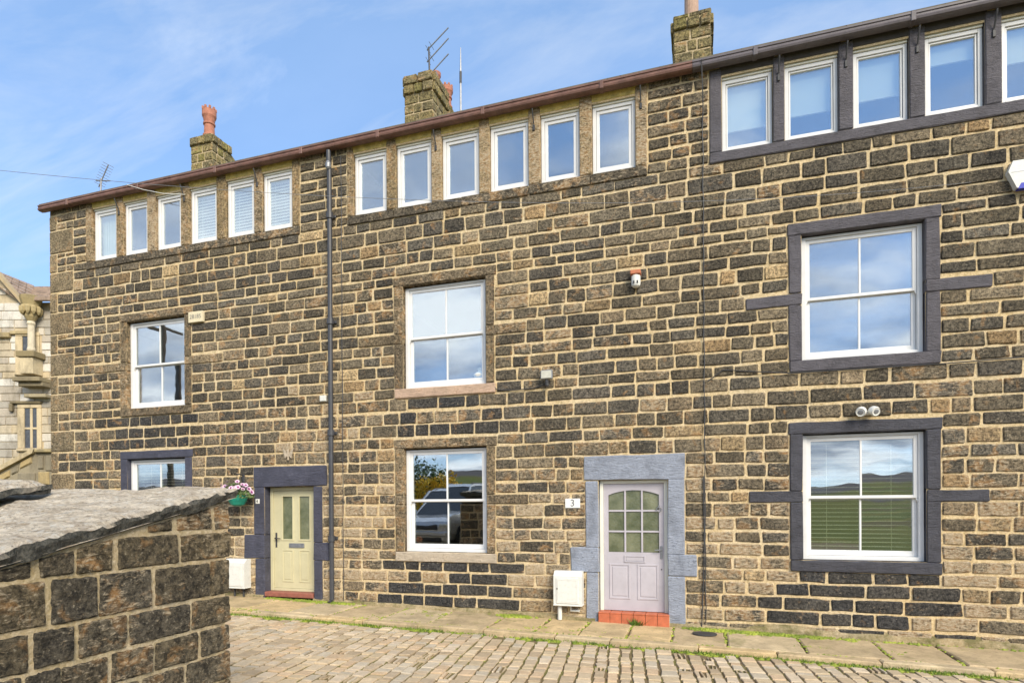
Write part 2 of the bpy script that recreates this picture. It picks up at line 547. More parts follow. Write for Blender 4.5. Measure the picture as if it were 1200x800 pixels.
def root_loc(o):
    v = Vector((0, 0, 0))
    while o is not None:
        v += o.location
        o = o.parent
    return v


def mesh_obj(name, verts, faces, mat, parent=None, tint=None, label=None, cat=None, kind=None, group=None, smooth=False):
    """verts in world coordinates; the object sits under its parent without moving them"""
    me = bpy.data.meshes.new(name)
    me.from_pydata(verts, [], faces)
    me.materials.append(M[mat] if isinstance(mat, str) else mat)
    if tint is not None:
        a = me.color_attributes.new('tint', 'FLOAT_COLOR', 'POINT')
        if isinstance(tint[0], (int, float)):
            a.data.foreach_set('color', list(tint) * len(verts))
        else:
            a.data.foreach_set('color', [c for t in tint for c in t])
    if smooth:
        me.polygons.foreach_set('use_smooth', [True] * len(faces))
    me.update()
    o = bpy.data.objects.new(name, me)
    if parent is not None:
        o.parent = parent
        o.location = -root_loc(parent)
    if label:
        o['label'] = label
    if cat:
        o['category'] = cat
    if kind:
        o['kind'] = kind
    if group:
        o['group'] = group
    return link(o)


class MB:
    def __init__(self):
        self.v, self.f, self.t = [], [], []

    def add(self, vs, fs, tint=None):
        k = len(self.v)
        self.v += [tuple(p) for p in vs]
        self.f += [tuple(i + k for i in f) for f in fs]
        if tint:
            self.t += [tint] * len(vs)
        return self

    def box(self, x0, x1, y0, y1, z0, z1, bev=0.0, tint=None):
        if bev <= 0:
            vs = [(x, y, z) for x in (x0, x1) for y in (y0, y1) for z in (z0, z1)]
            fs = [(0, 1, 3, 2), (4, 6, 7, 5), (0, 4, 5, 1), (2, 3, 7, 6), (0, 2, 6, 4), (1, 5, 7, 3)]
            return self.add(vs, fs, tint)
        b = min(bev, abs(x1 - x0) * .45, abs(y1 - y0) * .45, abs(z1 - z0) * .45)
        bm = bmesh.new()
        bmesh.ops.create_cube(bm, size=1.0)
        for v in bm.verts:
            v.co = Vector(((x0 + x1) / 2 + v.co.x * (x1 - x0), (y0 + y1) / 2 + v.co.y * (y1 - y0), (z0 + z1) / 2 + v.co.z * (z1 - z0)))
        bmesh.ops.bevel(bm, geom=bm.edges[:], offset=b, segments=1, affect='EDGES')
        bm.verts.index_update()
        self.add([v.co[:] for v in bm.verts], [[v.index for v in f.verts] for f in bm.faces], tint)
        bm.free()
        return self

    def ring(self, x0, x1, z0, z1, w, y0, y1, wb=None, wt=None, bev=0.004):
        """picture frame in the x-z plane"""
        wb = wb or w
        wt = wt or w
        self.box(x0, x0 + w, y0, y1, z0, z1, bev)
        self.box(x1 - w, x1, y0, y1, z0, z1, bev)
        self.box(x0 + w - .001, x1 - w + .001, y0 + .001, y1 - .001, z0, z0 + wb, bev)
        self.box(x0 + w - .001, x1 - w + .001, y0 + .001, y1 - .001, z1 - wt, z1, bev)
        return self

    def tube(self, pts, r, n=8, caps=True, rs=None):
        pts = [Vector(p) for p in pts]
        k0 = len(self.v)
        up = Vector((0.13, 0.21, 0.97)).normalized()
        for i, p in enumerate(pts):
            a = pts[max(0, i - 1)]
            c = pts[min(len(pts) - 1, i + 1)]
            d = (c - a).normalized()
            u = d.cross(up)
            if u.length < 1e-3:
                u = d.cross(Vector((1, 0, 0)))
            u.normalize()
            w = d.cross(u)
            rr = rs[i] if rs else r
            for j in range(n):
                t = 2 * math.pi * j / n
                self.v.append(tuple(p + (u * math.cos(t) + w * math.sin(t)) * rr))
        for i in range(len(pts) - 1):
            for j in range(n):
                a = k0 + i * n + j
                b = k0 + i * n + (j + 1) % n
                self.f.append((a, b, b + n, a + n))
        if caps:
            self.f.append(tuple(k0 + j for j in range(n))[::-1])
            self.f.append(tuple(k0 + (len(pts) - 1) * n + j for j in range(n)))
        return self

    def lathe(self, cx, cy, prof, n=16):
        k0 = len(self.v)
        for r, z in prof:
            for j in range(n):
                t = 2 * math.pi * j / n
                self.v.append((cx + r * math.cos(t), cy + r * math.sin(t), z))
        for i in range(len(prof) - 1):
            for j in range(n):
                a = k0 + i * n + j
                b = k0 + i * n + (j + 1) % n
                self.f.append((a, b, b + n, a + n))
        self.f.append(tuple(k0 + j for j in range(n))[::-1])
        self.f.append(tuple(k0 + (len(prof) - 1) * n + j for j in range(n)))
        return self

    def prism(self, poly, y0, y1):
        """polygon in x-z (counter-clockwise seen from -y) extruded along y"""
        n = len(poly)
        vs = [(x, y0, z) for x, z in poly] + [(x, y1, z) for x, z in poly]
        fs = [tuple(range(n)), tuple(range(2 * n - 1, n - 1, -1))]
        for i in range(n):
            j = (i + 1) % n
            fs.append((i, i + n, j + n, j))
        return self.add(vs, fs)

    def xf(self, fn):
        self.v = [tuple(fn(Vector(p))) for p in self.v]
        return self

    def obj(self, name, mat, parent=None, **kw):
        if self.t and 'tint' not in kw:
            kw['tint'] = self.t
        return mesh_obj(name, self.v, self.f, mat, parent, **kw)


def lerp(a, b, t):
    return a + (b - a) * t


def stone_geo(rng, c, yf, depth=0.10, bulge=0.012, e=0.016, jit=0.006, nx=2, nz=1, disp=0.0, rc=0.65):
    """rough-faced stone. c = (bl, br, tr, tl) corners (x, z); face at y = yf looking to -y"""
    bl, br, tr, tl = [(p[0] + rng.uniform(-jit, jit), p[1] + rng.uniform(-jit, jit)) for p in c]
    w = max(.02, abs(br[0] - bl[0]))
    h = max(.02, min(abs(tl[1] - bl[1]) + abs(tr[1] - br[1]), 2.0) / 2)
    eu, ev = min(.3, e / w), min(.3, e / h)
    us = [0, eu] + [eu + (1 - 2 * eu) * i / nx for i in range(1, nx)] + [1 - eu, 1]
    vs_ = [0, ev] + [ev + (1 - 2 * ev) * i / nz for i in range(1, nz)] + [1 - ev, 1]
    V, F = [], []
    nu, nv = len(us), len(vs_)
    off = rng.uniform(0, 100)
    cr = 0.22 * rc * min(w, h) * rng.uniform(.3, 1.0)
    for j, v in enumerate(vs_):
        for i, u in enumerate(us):
            x = lerp(lerp(bl[0], br[0], u), lerp(tl[0], tr[0], u), v)
            z = lerp(lerp(bl[1], br[1], u), lerp(tl[1], tr[1], u), v)
            edge = i in (0, nu - 1) or j in (0, nv - 1)
            if edge:
                y = yf + 0.010
                if i in (0, nu - 1) and j in (0, nv - 1):
                    x += (cr * .35 if i == 0 else -cr * .35)
                    z += (cr * .35 if j == 0 else -cr * .35)
                else:
                    x += rng.uniform(-jit, jit) * .7
                    z += rng.uniform(-jit, jit) * .7
            else:
                y = yf - bulge * rng.uniform(.25, 1.0)
                if disp:
                    y -= disp * noise.fractal(Vector((x * 9 + off, z * 9, off)), 1.0, 2.0, 4)
                x += rng.uniform(-jit, jit) * .6
                z += rng.uniform(-jit, jit) * .6
            V.append((x, y, z))
    for j in range(nv - 1):
        for i in range(nu - 1):
            a = j * nu + i
            F.append((a, a + 1, a + 1 + nu, a + nu))
    per = [i for i in range(nu)] + [j * nu + nu - 1 for j in range(1, nv)] + [(nv - 1) * nu + i for i in range(nu - 2, -1, -1)] + [j * nu for j in range(nv - 2, 0, -1)]
    k = len(V)
    for i in per:
        V.append((V[i][0], yf + depth, V[i][2]))
    n = len(per)
    for i in range(n):
        j = (i + 1) % n
        F.append((per[i], k + i, k + j, per[j]))
    return V, F


def vtint(rng, V, t, yf, add=.22):
    """the arris of a stone is more worn than its face"""
    return [(t[0], t[1], t[2], min(1.0, t[3] + (add * rng.random() if v[1] > yf + .004 else 0))) for v in V]


def rect(x0, x1, z0, z1):
    return ((x0, z0), (x1, z0), (x1, z1), (x0, z1))


def to_px(p):
    """where a point falls in the photograph: only used to rank which stones show largest"""
    p = Vector(p)
    d = p.dot(_F)
    if d < .2:
        return None
    return (600 + 700 * p.dot(_R) / d, 590 - 700 * p.z / d, d)


def shown(c, area):
    q = to_px(c)
    if q is None or not (-12 < q[0] < 1212 and -8 < q[1] < 808):
        return -1.0
    return area / q[2] ** 2


def text_geo(s, size, depth):
    cu = bpy.data.curves.new('lettering', 'FONT')
    cu.body = s
    cu.size = size
    cu.extrude = depth
    cu.align_x = 'CENTER'
    cu.align_y = 'CENTER'
    cu.resolution_u = 3
    ob = bpy.data.objects.new('lettering', cu)
    COL.objects.link(ob)
    dg = bpy.context.evaluated_depsgraph_get()
    me = bpy.data.meshes.new_from_object(ob.evaluated_get(dg))
    V = [v.co.copy() for v in me.vertices]
    F = [tuple(p.vertices) for p in me.polygons]
    bpy.data.objects.remove(ob)
    bpy.data.curves.remove(cu)
    bpy.data.meshes.remove(me)
    return V, F


def wall_text(s, size, x, y, z, mat, parent, name='numeral'):
    V, F = text_geo(s, size, 0.002)
    vs = [(x + v.x, y - v.z, z + v.y) for v in V]
    return mesh_obj(name, vs, F, mat, parent)


# ------------------------------------------------------------------ ground, road, pavement, far fields
def sheet(name, x0, x1, y0, y1, nx, ny, fn, mat, **kw):
    V = [(lerp(x0, x1, i / nx), lerp(y0, y1, j / ny), 0) for j in range(ny + 1) for i in range(nx + 1)]
    V = [(x, y, fn(x, y)) for x, y, _ in V]
    F = [(j * (nx + 1) + i, j * (nx + 1) + i + 1, (j + 1) * (nx + 1) + i + 1, (j + 1) * (nx + 1) + i) for j in range(ny) for i in range(nx)]
    return mesh_obj(name, V, F, mat, kind='structure', **kw)


sheet('ground', -1800, 1800, -40, 1800, 40, 40, lambda x, y: -2.75, 'fields')


def hill_h(x, y):
    d = -8 - y
    n = noise.fractal(Vector((x * .004, y * .004, 3.3)), 1.0, 2.0, 4)
    h = -2.3 - 1.6 * min(1, d / 45)
    if d > 45:
        h += 24 * ((d - 45) / 700) ** 1.2 + 1.2 * n * min(1, (d - 45) / 300)
    if d > 700:
        h += 0.006 * (d - 700) * (1 + .8 * math.sin(x * .0016 + 4.4))
    return h


V, F = [], []
ys = [-7.6, -8, -12, -18, -26, -36, -50, -70, -95, -125, -160, -200, -250, -310, -380, -460, -550, -650, -760, -880, -1000, -1150, -1300, -1500]
xs = [-1500 + 3000 * (i / 70) for i in range(71)]
for y in ys:
    for x in xs:
        V.append((x, y, hill_h(x, y) if y < -8.5 else -2.1))
for j in range(len(ys) - 1):
    for i in range(70):
        a = j * 71 + i
        F.append((a, a + 71, a + 72, a + 1))
mesh_obj('hills', V, F, 'fields', kind='structure', smooth=True)

KERB = 8.10
ROAD_DROP = 0.075


def road_z(x, y):
    return gz(x) - ROAD_DROP


V, F = [], []
rx = [-60, -40, -30, -20, -12, -6, 0, 6, 12, 25, 60]
for y in (-8.2, 10.5):
    for x in rx:
        V.append((x, y, road_z(x, y) - .003))
for i in range(len(rx) - 1):
    F.append((i, i + 1, i + 1 + len(rx), i + len(rx)))
ROAD = mesh_obj('road', V, F, 'earth', kind='structure')

# setts: rows run away from the kerb, slightly askew, each sett its own stone
rng = random.Random(5)
setts = []
ang = math.radians(7.0)
ca, sa = math.cos(ang), math.sin(ang)
row_w = 0.175
u = -11.5
while u < 9.0:
    w = row_w * rng.uniform(.78, 1.2)
    v = 2.2 + rng.uniform(0, .25)
    while v < 9.6:
        ln = rng.choice((.11, .14, .17, .19, .21, .23, .26))
        cu, cv = u + w / 2, v + ln / 2
        x = cu * ca - cv * sa + 0.55
        y = cu * sa + cv * ca
        if y < KERB - .04 - ln * .35 and not (x < -3.40 and y < 3.85) and -9 < x < 7 and y > 3.0:
            pieces = [(0, 1)]
            if rng.random() < .07:
                pieces = [(0, .34), (.36, .66), (.68, 1)]
            for a, b_ in pieces:
                setts.append((u + w * a + .015, u + w * b_ - .015, v + .015, v + ln - .015))
        v += ln
    u += w


def sett_geo(q):
    u0, u1, v0, v1 = q
    j = .013
    cs = [(u0 + rng.uniform(-j, j), v0 + rng.uniform(-j, j)), (u1 + rng.uniform(-j, j), v0 + rng.uniform(-j, j)),
          (u1 + rng.uniform(-j, j), v1 + rng.uniform(-j, j)), (u0 + rng.uniform(-j, j), v1 + rng.uniform(-j, j))]
    cx, cy = (u0 + u1) / 2, (v0 + v1) / 2
    top = rng.uniform(-.006, .008)
    V = []
    tl = (rng.uniform(-.03, .03), rng.uniform(-.03, .03))
    for s, dz in ((1.0, -.03), (1.0, -.008), (.94, 0.002)):
        for a, b_ in cs:
            uu, vv = cx + (a - cx) * s, cy + (b_ - cy) * s
            x = uu * ca - vv * sa + 0.55
            y = uu * sa + vv * ca
            V.append((x, y, road_z(x, y) + .012 + top + dz + tl[0] * (uu - cx) + tl[1] * (vv - cy)))
    F = []
    for k in (0, 4):
        for i in range(4):
            F.append((k + i, k + (i + 1) % 4, k + 4 + (i + 1) % 4, k + 4 + i))
    F.append((8, 9, 10, 11))
    return V, F


SETT_T = [(.52, .41, .275), (.48, .38, .25), (.56, .45, .31), (.45, .355, .245), (.54, .44, .32), (.42, .325, .215), (.54, .40, .26), (.48, .41, .31)]
items = []
for q in setts:
    V, F = sett_geo(q)
    c = Vector(V[0]).lerp(Vector(V[2]), .5)
    t = rng.choice(SETT_T)
    g = rng.uniform(.86, 1.06)
    items.append((shown(c, (q[1] - q[0]) * (q[3] - q[2]) / max(1, to_px(c)[2] if to_px(c) else 1)), V, F, (t[0] * g, t[1] * g, t[2] * g, 1)))
items.sort(key=lambda q: -q[0])
rest = MB()
for i, (s, V, F, t) in enumerate(items):
    if i < 300 and s > 0:
        mesh_obj('sett', V, F, 'sett', ROAD, tint=t)
    else:
        rest.add(V, F, t)
rest.obj('remaining_setts', 'sett', ROAD, kind='stuff')

# pavement: riven flags against the wall and a thin kerb row in front
PAVE = MB()
for i in range(len(rx) - 1):
    x0, x1 = rx[i], rx[i + 1]
    if x1 < -13 or x0 > 12:
        continue
    PAVE.add([(x0, KERB + .02, gz(x0) - .03), (x1, KERB + .02, gz(x1) - .03), (x1, D + .3, gz(x1) - .03), (x0, D + .3, gz(x0) - .03),
              (x0, KERB + .02, gz(x0) - .2), (x1, KERB + .02, gz(x1) - .2)], [(0, 1, 2, 3), (4, 5, 1, 0)])
PAVE = PAVE.obj('pavement', 'earth', kind='structure')
rng = random.Random(11)
FLAG_T = [(.50, .375, .21), (.46, .35, .21), (.53, .39, .21), (.43, .33, .20), (.48, .38, .24)]


def flag_geo(x0, x1, y0, y1, th=.06, j=.018):
    xs_ = [lerp(x0, x1, i / 6) for i in range(7)]
    ring = [(x, y0 + rng.uniform(-j, j) * .6) for x in xs_] + [(x1 + rng.uniform(-j, j), lerp(y0, y1, k)) for k in (.35, .7)] \
        + [(x, y1 + rng.uniform(-j, j) * .4) for x in xs_[::-1]] + [(x0 + rng.uniform(-j, j), lerp(y0, y1, k)) for k in (.7, .35)]
    tz = rng.uniform(-.008, .006)
    tx = rng.uniform(-.008, .008)
    cx, cy = (x0 + x1) / 2, (y0 + y1) / 2
    V = []
    for s, dz in ((0, -th), (0, -.012), (.018, 0)):
        for x, y in ring:
            X = x - s * (1 if x > cx else -1) if s else x
            Y = y - s * (1 if y > cy else -1) if s else y
            V.append((X, Y, gz(x) + tz + tx * (x - cx) + dz))
    n = len(ring)
    F = []
    for k in (0, n):
        for i in range(n):
            F.append((k + i, k + (i + 1) % n, k + n + (i + 1) % n, k + n + i))
    F.append(tuple(range(2 * n, 3 * n)))
    return V, F


fj = [-11.2, -10.3, -9.2, -8.3, -7.4, -6.55, -5.75, -4.85, -4.0, -3.05, -2.32, -1.68, -1.02, -.42, .3, 1.25, 2.2, 2.95, 3.95, 4.9, 5.8, 6.9]
for a, b_ in zip(fj[:-1], fj[1:]):
    t = rng.choice(FLAG_T)
    V, F = flag_geo(a + .012, b_ - .012, KERB + .185, D - .02)
    mesh_obj('flagstone', V, F, 'flag', PAVE, tint=(*t, 1))
x = -11.2
while x < 6.8:
    w = rng.uniform(.7, 1.25)
    t = rng.choice(FLAG_T)
    V, F = flag_geo(x + .008, x + w - .008, KERB + .0, KERB + .17, th=.13, j=.012)
    mesh_obj('kerbstone', V, F, 'flag', PAVE, tint=(*[q * 1.02 for q in t], 1))
    x += w

# ------------------------------------------------------------------ the terrace: three houses
XL, XM1, XM2, XR = -13.50, -6.20, 0.05, 7.0
HOUSE = [
    empty('terraced_house', (-9.85, D, -1.75), 'soot-dark stone house at left end with cream door and brown gutter', 'house', 'terraced houses in one row'),
    empty('terraced_house', (-3.1, D, -1.85), 'middle stone house with lilac glazed door in pale blue surround', 'house', 'terraced houses in one row'),
    empty('terraced_house', (3.5, D, -1.93), 'right-hand stone house with slate-grey painted window surrounds', 'house', 'terraced houses in one row'),
]


def house_of(x):
    return 0 if x < XM1 else (1 if x < XM2 else 2)


COURSES = [-1.98, -1.756, -1.549, -1.349, -1.15, -.972, -.792, -.592, -.413, -.212, 0, .17, .363, .569, .751, .977, 1.169, 1.389, 1.61, 1.843,
           2.022, 2.228, 2.429, 2.613, 2.8, 3.007, 3.196, 3.42, 3.61, 3.823, 3.981, 4.167, 4.373, 4.592, 4.84, 5.018,
           5.19, 5.37, 5.56, 5.75, 5.94, 6.13, 6.31, 6.49]
TOPW = {0: [(-12.24, -11.57), (-11.38, -10.73), (-10.51, -9.86), (-9.65, -8.97), (-8.75, -8.09), (-7.90, -7.23)],
        1: [(-5.92, -5.26), (-5.07, -4.39), (-4.20, -3.52), (-3.33, -2.66), (-2.46, -1.82), (-1.62, -0.95)],
        2: [(0.31, 1.00), (1.16, 1.85), (2.03, 2.70), (2.89, 3.56), (3.75, 4.42), (4.61, 5.28)]}
TOPB = {0: (-12.42, -7.06), 1: (-6.05, -0.77), 2: (0.13, 5.46)}
TZ0, TZ1 = 5.17, 6.27
OPEN = {  # sash windows: opening, house, through-stones (left end, right end)
    'LU': (-11.31, -9.79, 2.01, 3.80, 0, -12.21, -8.86), 'LL': (-11.31, -9.79, -.82, .97, 0, None, None),
    'MU': (-4.95, -3.42, 2.01, 3.80, 1, -5.84, -2.72), 'ML': (-4.95, -3.42, -.82, .97, 1, None, -2.70),
    'RU': (1.365, 2.875, 2.01, 3.80, 2, .62, 3.63), 'RL': (1.365, 2.875, -.82, .97, 2, .65, 3.58)}
DOORS = {'L': (-7.89, -6.80, -1.69, .35), 'M': (-1.55, -.50, -1.93, .36)}

obst, holes = [], []


def block(x0, x1, z0, z1):
    obst.append((x0, x1, z0, z1))


SUR = []     # (house, key, kind, x0, x1, z0, z1)
for k, (x0, x1, z0, z1, h, tl, tr) in OPEN.items():
    holes.append((x0, x1, z0, z1))
    block(x0, x1, z0, z1)
    jw = .17
    lx0, lx1 = x0 - .185, x1 + .19
    SUR.append((k, 'lintel', lx0, lx1, z1, z1 + .16))
    SUR.append((k, 'sill', x0 - .165, x1 + .175, z0 - .165, z0))
    zt0, zt1 = (2.80, 2.97) if z0 > 1 else (0.0, .16)
    for side in (-1, 1):
        a, b_ = (x0 - jw, x0) if side < 0 else (x1, x1 + jw)
        if side > 0 and k[0] == 'M':
            b_ = x1 + .155
        SUR.append((k, 'jamb_stone', a, b_, zt1, z1))
        SUR.append((k, 'jamb_stone', a, b_, z0, zt0))
        e = tl if side < 0 else tr
        if e is None:
            SUR.append((k, 'jamb_stone', a, b_, zt0, zt1))
        elif side < 0:
            SUR.append((k, 'through_stone', e, x0, zt0, zt1))
        else:
            SUR.append((k, 'through_stone', x1, e, zt0, zt1))
for s in SUR:
    block(*s[2:])
for h in range(3):
    a, b_ = TOPB[h]
    block(a, b_, 5.0, 6.6)
    for w in TOPW[h]:
        holes.append((w[0], w[1], TZ0, TZ1))
DSUR = [
    ('L', 'lintel', -8.13, -6.51, .35, .73), ('L', 'jamb_stone', -8.13, -7.89, -.55, .35), ('L', 'quoin_block', -8.36, -7.89, -1.0, -.55),
    ('L', 'jamb_stone', -8.10, -7.89, -1.80, -1.0), ('L', 'jamb_stone', -6.80, -6.61, -.68, .35), ('L', 'quoin_block', -6.80, -6.47, -1.01, -.68),
    ('L', 'jamb_stone', -6.80, -6.62, -1.82, -1.01),
    ('M', 'lintel', -1.775, -.24, .36, .745), ('M', 'jamb_stone', -1.755, -1.55, -.69, .36), ('M', 'quoin_block', -2.00, -1.55, -1.08, -.69),
    ('M', 'jamb_stone', -1.75, -1.55, -1.92, -1.08), ('M', 'jamb_stone', -.50, -.25, -.78, .36), ('M', 'quoin_block', -.50, -.08, -1.10, -.78),
    ('M', 'jamb_stone', -.50, -.25, -1.97, -1.10)]
for s in DSUR:
    block(*s[2:])
for d in DOORS.values():
    holes.append((d[0], d[1], -2.1, d[3]))
    block(d[0], d[1], -2.1, d[3])
# corner quoins of the left gable
QU = []
zq = [6.30, 5.97, 5.47, 5.06, 4.63, 4.19, 3.72, 3.30, 2.83, 2.43, 2.05, 1.63, 1.18, .72, .28, -.16, -.6, -1.05, -1.5, -1.95]
for i, (a, b_) in enumerate(zip(zq[:-1], zq[1:])):
    wide = i % 2 == 1
    QU.append((XL, XL + (.70 if wide else .22), b_, a))
    block(XL, XL + (.70 if wide else .22), b_, a)

# wall stones
DARK = [(.057, .051, .041), (.075, .066, .051), (.091, .078, .058), (.068, .063, .054), (.105, .089, .065), (.081, .071, .054), (.052, .048, .042)]
LIGHT = [(.15, .115, .072), (.18, .13, .075), (.135, .11, .078), (.20, .155, .095)]
TAR = [(.052, .051, .051), (.064, .062, .060), (.048, .049, .053)]


def stone_tint(rng, x, z):
    tarred = (z < -1.0 and z > -1.95 and (-5.25 < x < -3.05 or .9 < x < 3.2)) or (1.1 < z < 1.85 and -5.3 < x < -3.3) or (1.2 < z < 1.9 and -11.6 < x < -9.5)
    if tarred and rng.random() < .85:
        return (*rng.choice(TAR), rng.uniform(0, .12))
    low = max(0.0, min(1.0, (2.3 - z) / 3.6))
    patch = noise.fractal(Vector((x * .35, z * .45, 7.7)), 1.0, 2.0, 3)
    w = .10 + .46 * low + .30 * patch
    if x < -7.0:
        w *= .75
    p_light = .07 + .30 * max(0, low) * max(0.2, .6 + patch)
    t = rng.choice(LIGHT) if rng.random() < p_light else rng.choice(DARK)
    g = rng.uniform(1.2, 2.1)
    wear = max(0, min(.5, w * rng.uniform(.25, 1.5)))
    if rng.random() < .05:
        wear = min(.6, wear + .22)
    return (t[0] * g, t[1] * g, t[2] * g, wear)


rng = random.Random(21)
stones = []
WID = [.26, .30, .34, .37, .40, .44, .48, .54, .62]
for ci, (zb, zt) in enumerate(zip(COURSES[:-1], COURSES[1:])):
    cuts = {XL, XR}
    for o in obst:
        if o[2] < zt - .01 and o[3] > zb + .01:
            cuts.add(min(max(o[0], XL), XR))
            cuts.add(min(max(o[1], XL), XR))
    cuts = sorted(cuts)
    segs = []
    for a, b_ in zip(cuts[:-1], cuts[1:]):
        if b_ - a < .02:
            continue
        mid = (a + b_) / 2
        lo, hi = zb, zt
        for o in obst:
            if o[0] < mid < o[1] and o[2] < hi and o[3] > lo:
                if o[2] <= lo + .03 and o[3] >= hi - .03:
                    hi = lo
                elif o[2] <= lo + .03:
                    lo = max(lo, o[3])
                elif o[3] >= hi - .03:
                    hi = min(hi, o[2])
                else:
                    hi = lo
        if segs and abs(segs[-1][1] - a) < .021 and abs(segs[-1][2] - lo) < .02 and abs(segs[-1][3] - hi) < .02:
            segs[-1][1] = b_
        else:
            segs.append([a, b_, lo, hi])
    big = 1.12 if zt < -1.0 else 1.0
    for a, b_, lo, hi in segs:
        if hi - lo < .085 or b_ - a < .07:
            continue
        x = a
        prev = 0
        while x < b_ - .05:
            w = rng.choice(WID) * rng.uniform(.9, 1.1) * big
            rem = b_ - x
            if rem < .78:
                w = rem if rem < .42 else rem * rng.uniform(.42, .58)
            elif rem - w < .20:
                w = rem * .5
            stones.append((x, x + w, lo, hi))
            x += w
items = {0: [], 1: [], 2: []}
for x0, x1, z0, z1 in stones:
    jx = rng.uniform(.011, .018)
    jz = rng.uniform(.012, .020)
    wob = .006
    dz0, dz1 = rng.uniform(-wob, wob), rng.uniform(-wob, wob)
    if x1 - x0 - 2 * jx < .04:
        continue
    cxm, czm = (x0 + x1) / 2, (z0 + z1) / 2
    c = ((x0 + jx, z0 + jz + dz0), (x1 - jx, z0 + jz + dz1), (x1 - jx, z1 - jz + dz1 * .6), (x0 + jx, z1 - jz + dz0 * .6))
    V, F = stone_geo(rng, c, D - .004, .06, bulge=.016, jit=.009, nx=3)
    gb = gz(cxm)
    if z0 < gb - .02:
        if z1 < gb + .05:
            continue
    items[house_of(cxm)].append((shown((cxm, D, czm), (x1 - x0) * (z1 - z0)), V, F, stone_tint(rng, cxm, czm)))
for x0, x1, z0, z1 in QU:
    V, F = stone_geo(rng, rect(x0, x1 - .016, z0 + .012, z1 - .012), D - .006, .08, bulge=.008, jit=.003)
    t = rng.choice([(.20, .165, .11), (.18, .15, .10), (.23, .185, .12)])
    items[0].append((shown(((x0 + x1) / 2, D, (z0 + z1) / 2), 1.0), V, F, (*t, rng.uniform(.05, .3))))
for h in range(3):
    items[h].sort(key=lambda q: -q[0])
    rest = MB()
    for i, (s, V, F, t) in enumerate(items[h]):
        if i < 300 and s > 0:
            mesh_obj('stone', V, F, 'stone', HOUSE[h], tint=vtint(rng, V, t, D - .004))
        else:
            for_t = vtint(rng, V, t, D - .004)
            rest.add(V, F)
            rest.t += for_t
    if rest.v:
        rest.obj('remaining_stones', 'stone', HOUSE[h], kind='stuff')

# mortar bed behind the stones, with the openings left out
for h, (a, b_) in enumerate(((XL + .01, XM1), (XM1, XM2), (XM2, XR))):
    hs = [q for q in holes if q[0] < b_ and q[1] > a]
    xs_ = sorted({a, b_} | {min(max(v, a), b_) for q in hs for v in q[:2]} | {a + (b_ - a) * i / 8 for i in range(9)})
    zs_ = sorted({-2.15, 6.53} | {min(max(v, -2.15), 6.53) for q in hs for v in q[2:]})
    V, F = [], []
    for i in range(len(xs_) - 1):
        for j in range(len(zs_) - 1):
            mx, mz = (xs_[i] + xs_[i + 1]) / 2, (zs_[j] + zs_[j + 1]) / 2
            if any(q[0] < mx < q[1] and q[2] < mz < q[3] for q in hs):
                continue
            k = len(V)
            V += [(xs_[i], D + .007, zs_[j]), (xs_[i + 1], D + .007, zs_[j]), (xs_[i + 1], D + .007, zs_[j + 1]), (xs_[i], D + .007, zs_[j + 1])]
            F.append((k, k + 1, k + 2, k + 3))
    mesh_obj('wall', V, F, 'mortar', HOUSE[h])
    # rooms behind the glass, party walls, back wall
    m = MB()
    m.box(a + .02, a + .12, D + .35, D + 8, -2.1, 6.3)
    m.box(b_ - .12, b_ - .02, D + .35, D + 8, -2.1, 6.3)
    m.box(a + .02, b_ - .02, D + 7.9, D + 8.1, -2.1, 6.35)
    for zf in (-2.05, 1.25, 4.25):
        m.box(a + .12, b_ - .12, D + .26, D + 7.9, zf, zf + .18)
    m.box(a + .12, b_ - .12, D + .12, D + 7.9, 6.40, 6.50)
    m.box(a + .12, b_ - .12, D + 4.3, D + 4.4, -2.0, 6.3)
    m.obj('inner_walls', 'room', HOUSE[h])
# left gable end and right end
m = MB()
m.add([(XL, D + .01, -2.2), (XL, D + 8, -2.2), (XL, D + 8, 6.4), (XL, D + 4.1, 8.6), (XL, D + .01, 6.4)], [(4, 3, 2, 1, 0)])
m.obj('gable_wall', 'mortar', HOUSE[0])
m = MB()
m.add([(XR, D + .01, -2.2), (XR, D + 8, -2.2), (XR, D + 8, 6.4), (XR, D + 4.1, 8.6), (XR, D + .01, 6.4)], [(0, 1, 2, 3, 4)])
m.obj('gable_wall', 'mortar', HOUSE[2])


# ---- sash windows
def stone_piece(name, x0, x1, z0, z1, mat, parent, proud=.012, depth=.24, tint=None, j=.003, jit=.004):
    V, F = stone_geo(rng, rect(x0 + j, x1 - j, z0 + j, z1 - j), D - proud, depth, bulge=.006, e=.012, jit=jit, nx=max(2, int((x1 - x0) / .18)), nz=2)
    return mesh_obj(name, V, F, mat, parent, tint=tint or (.09, .08, .06, .15))


def brown():
    t = rng.choice([(.16, .13, .088), (.14, .115, .082), (.18, .145, .096)])
    return (*t, rng.uniform(.1, .35))


def tilt_pane(V, a, b_):
    cx = sum(v[0] for v in V) / len(V)
    cz = sum(v[2] for v in V) / len(V)
    return [(x, y + a * (x - cx) + b_ * (z - cz), z) for x, y, z in V]


def pane(x0, x1, z0, z1, y, parent, mat='glass'):
    m = MB().box(x0, x1, y, y + .014, z0, z1)
    m.v = tilt_pane(m.v, rng.uniform(-.012, .012), rng.uniform(-.012, .012))
    return m.obj('pane', mat, parent)


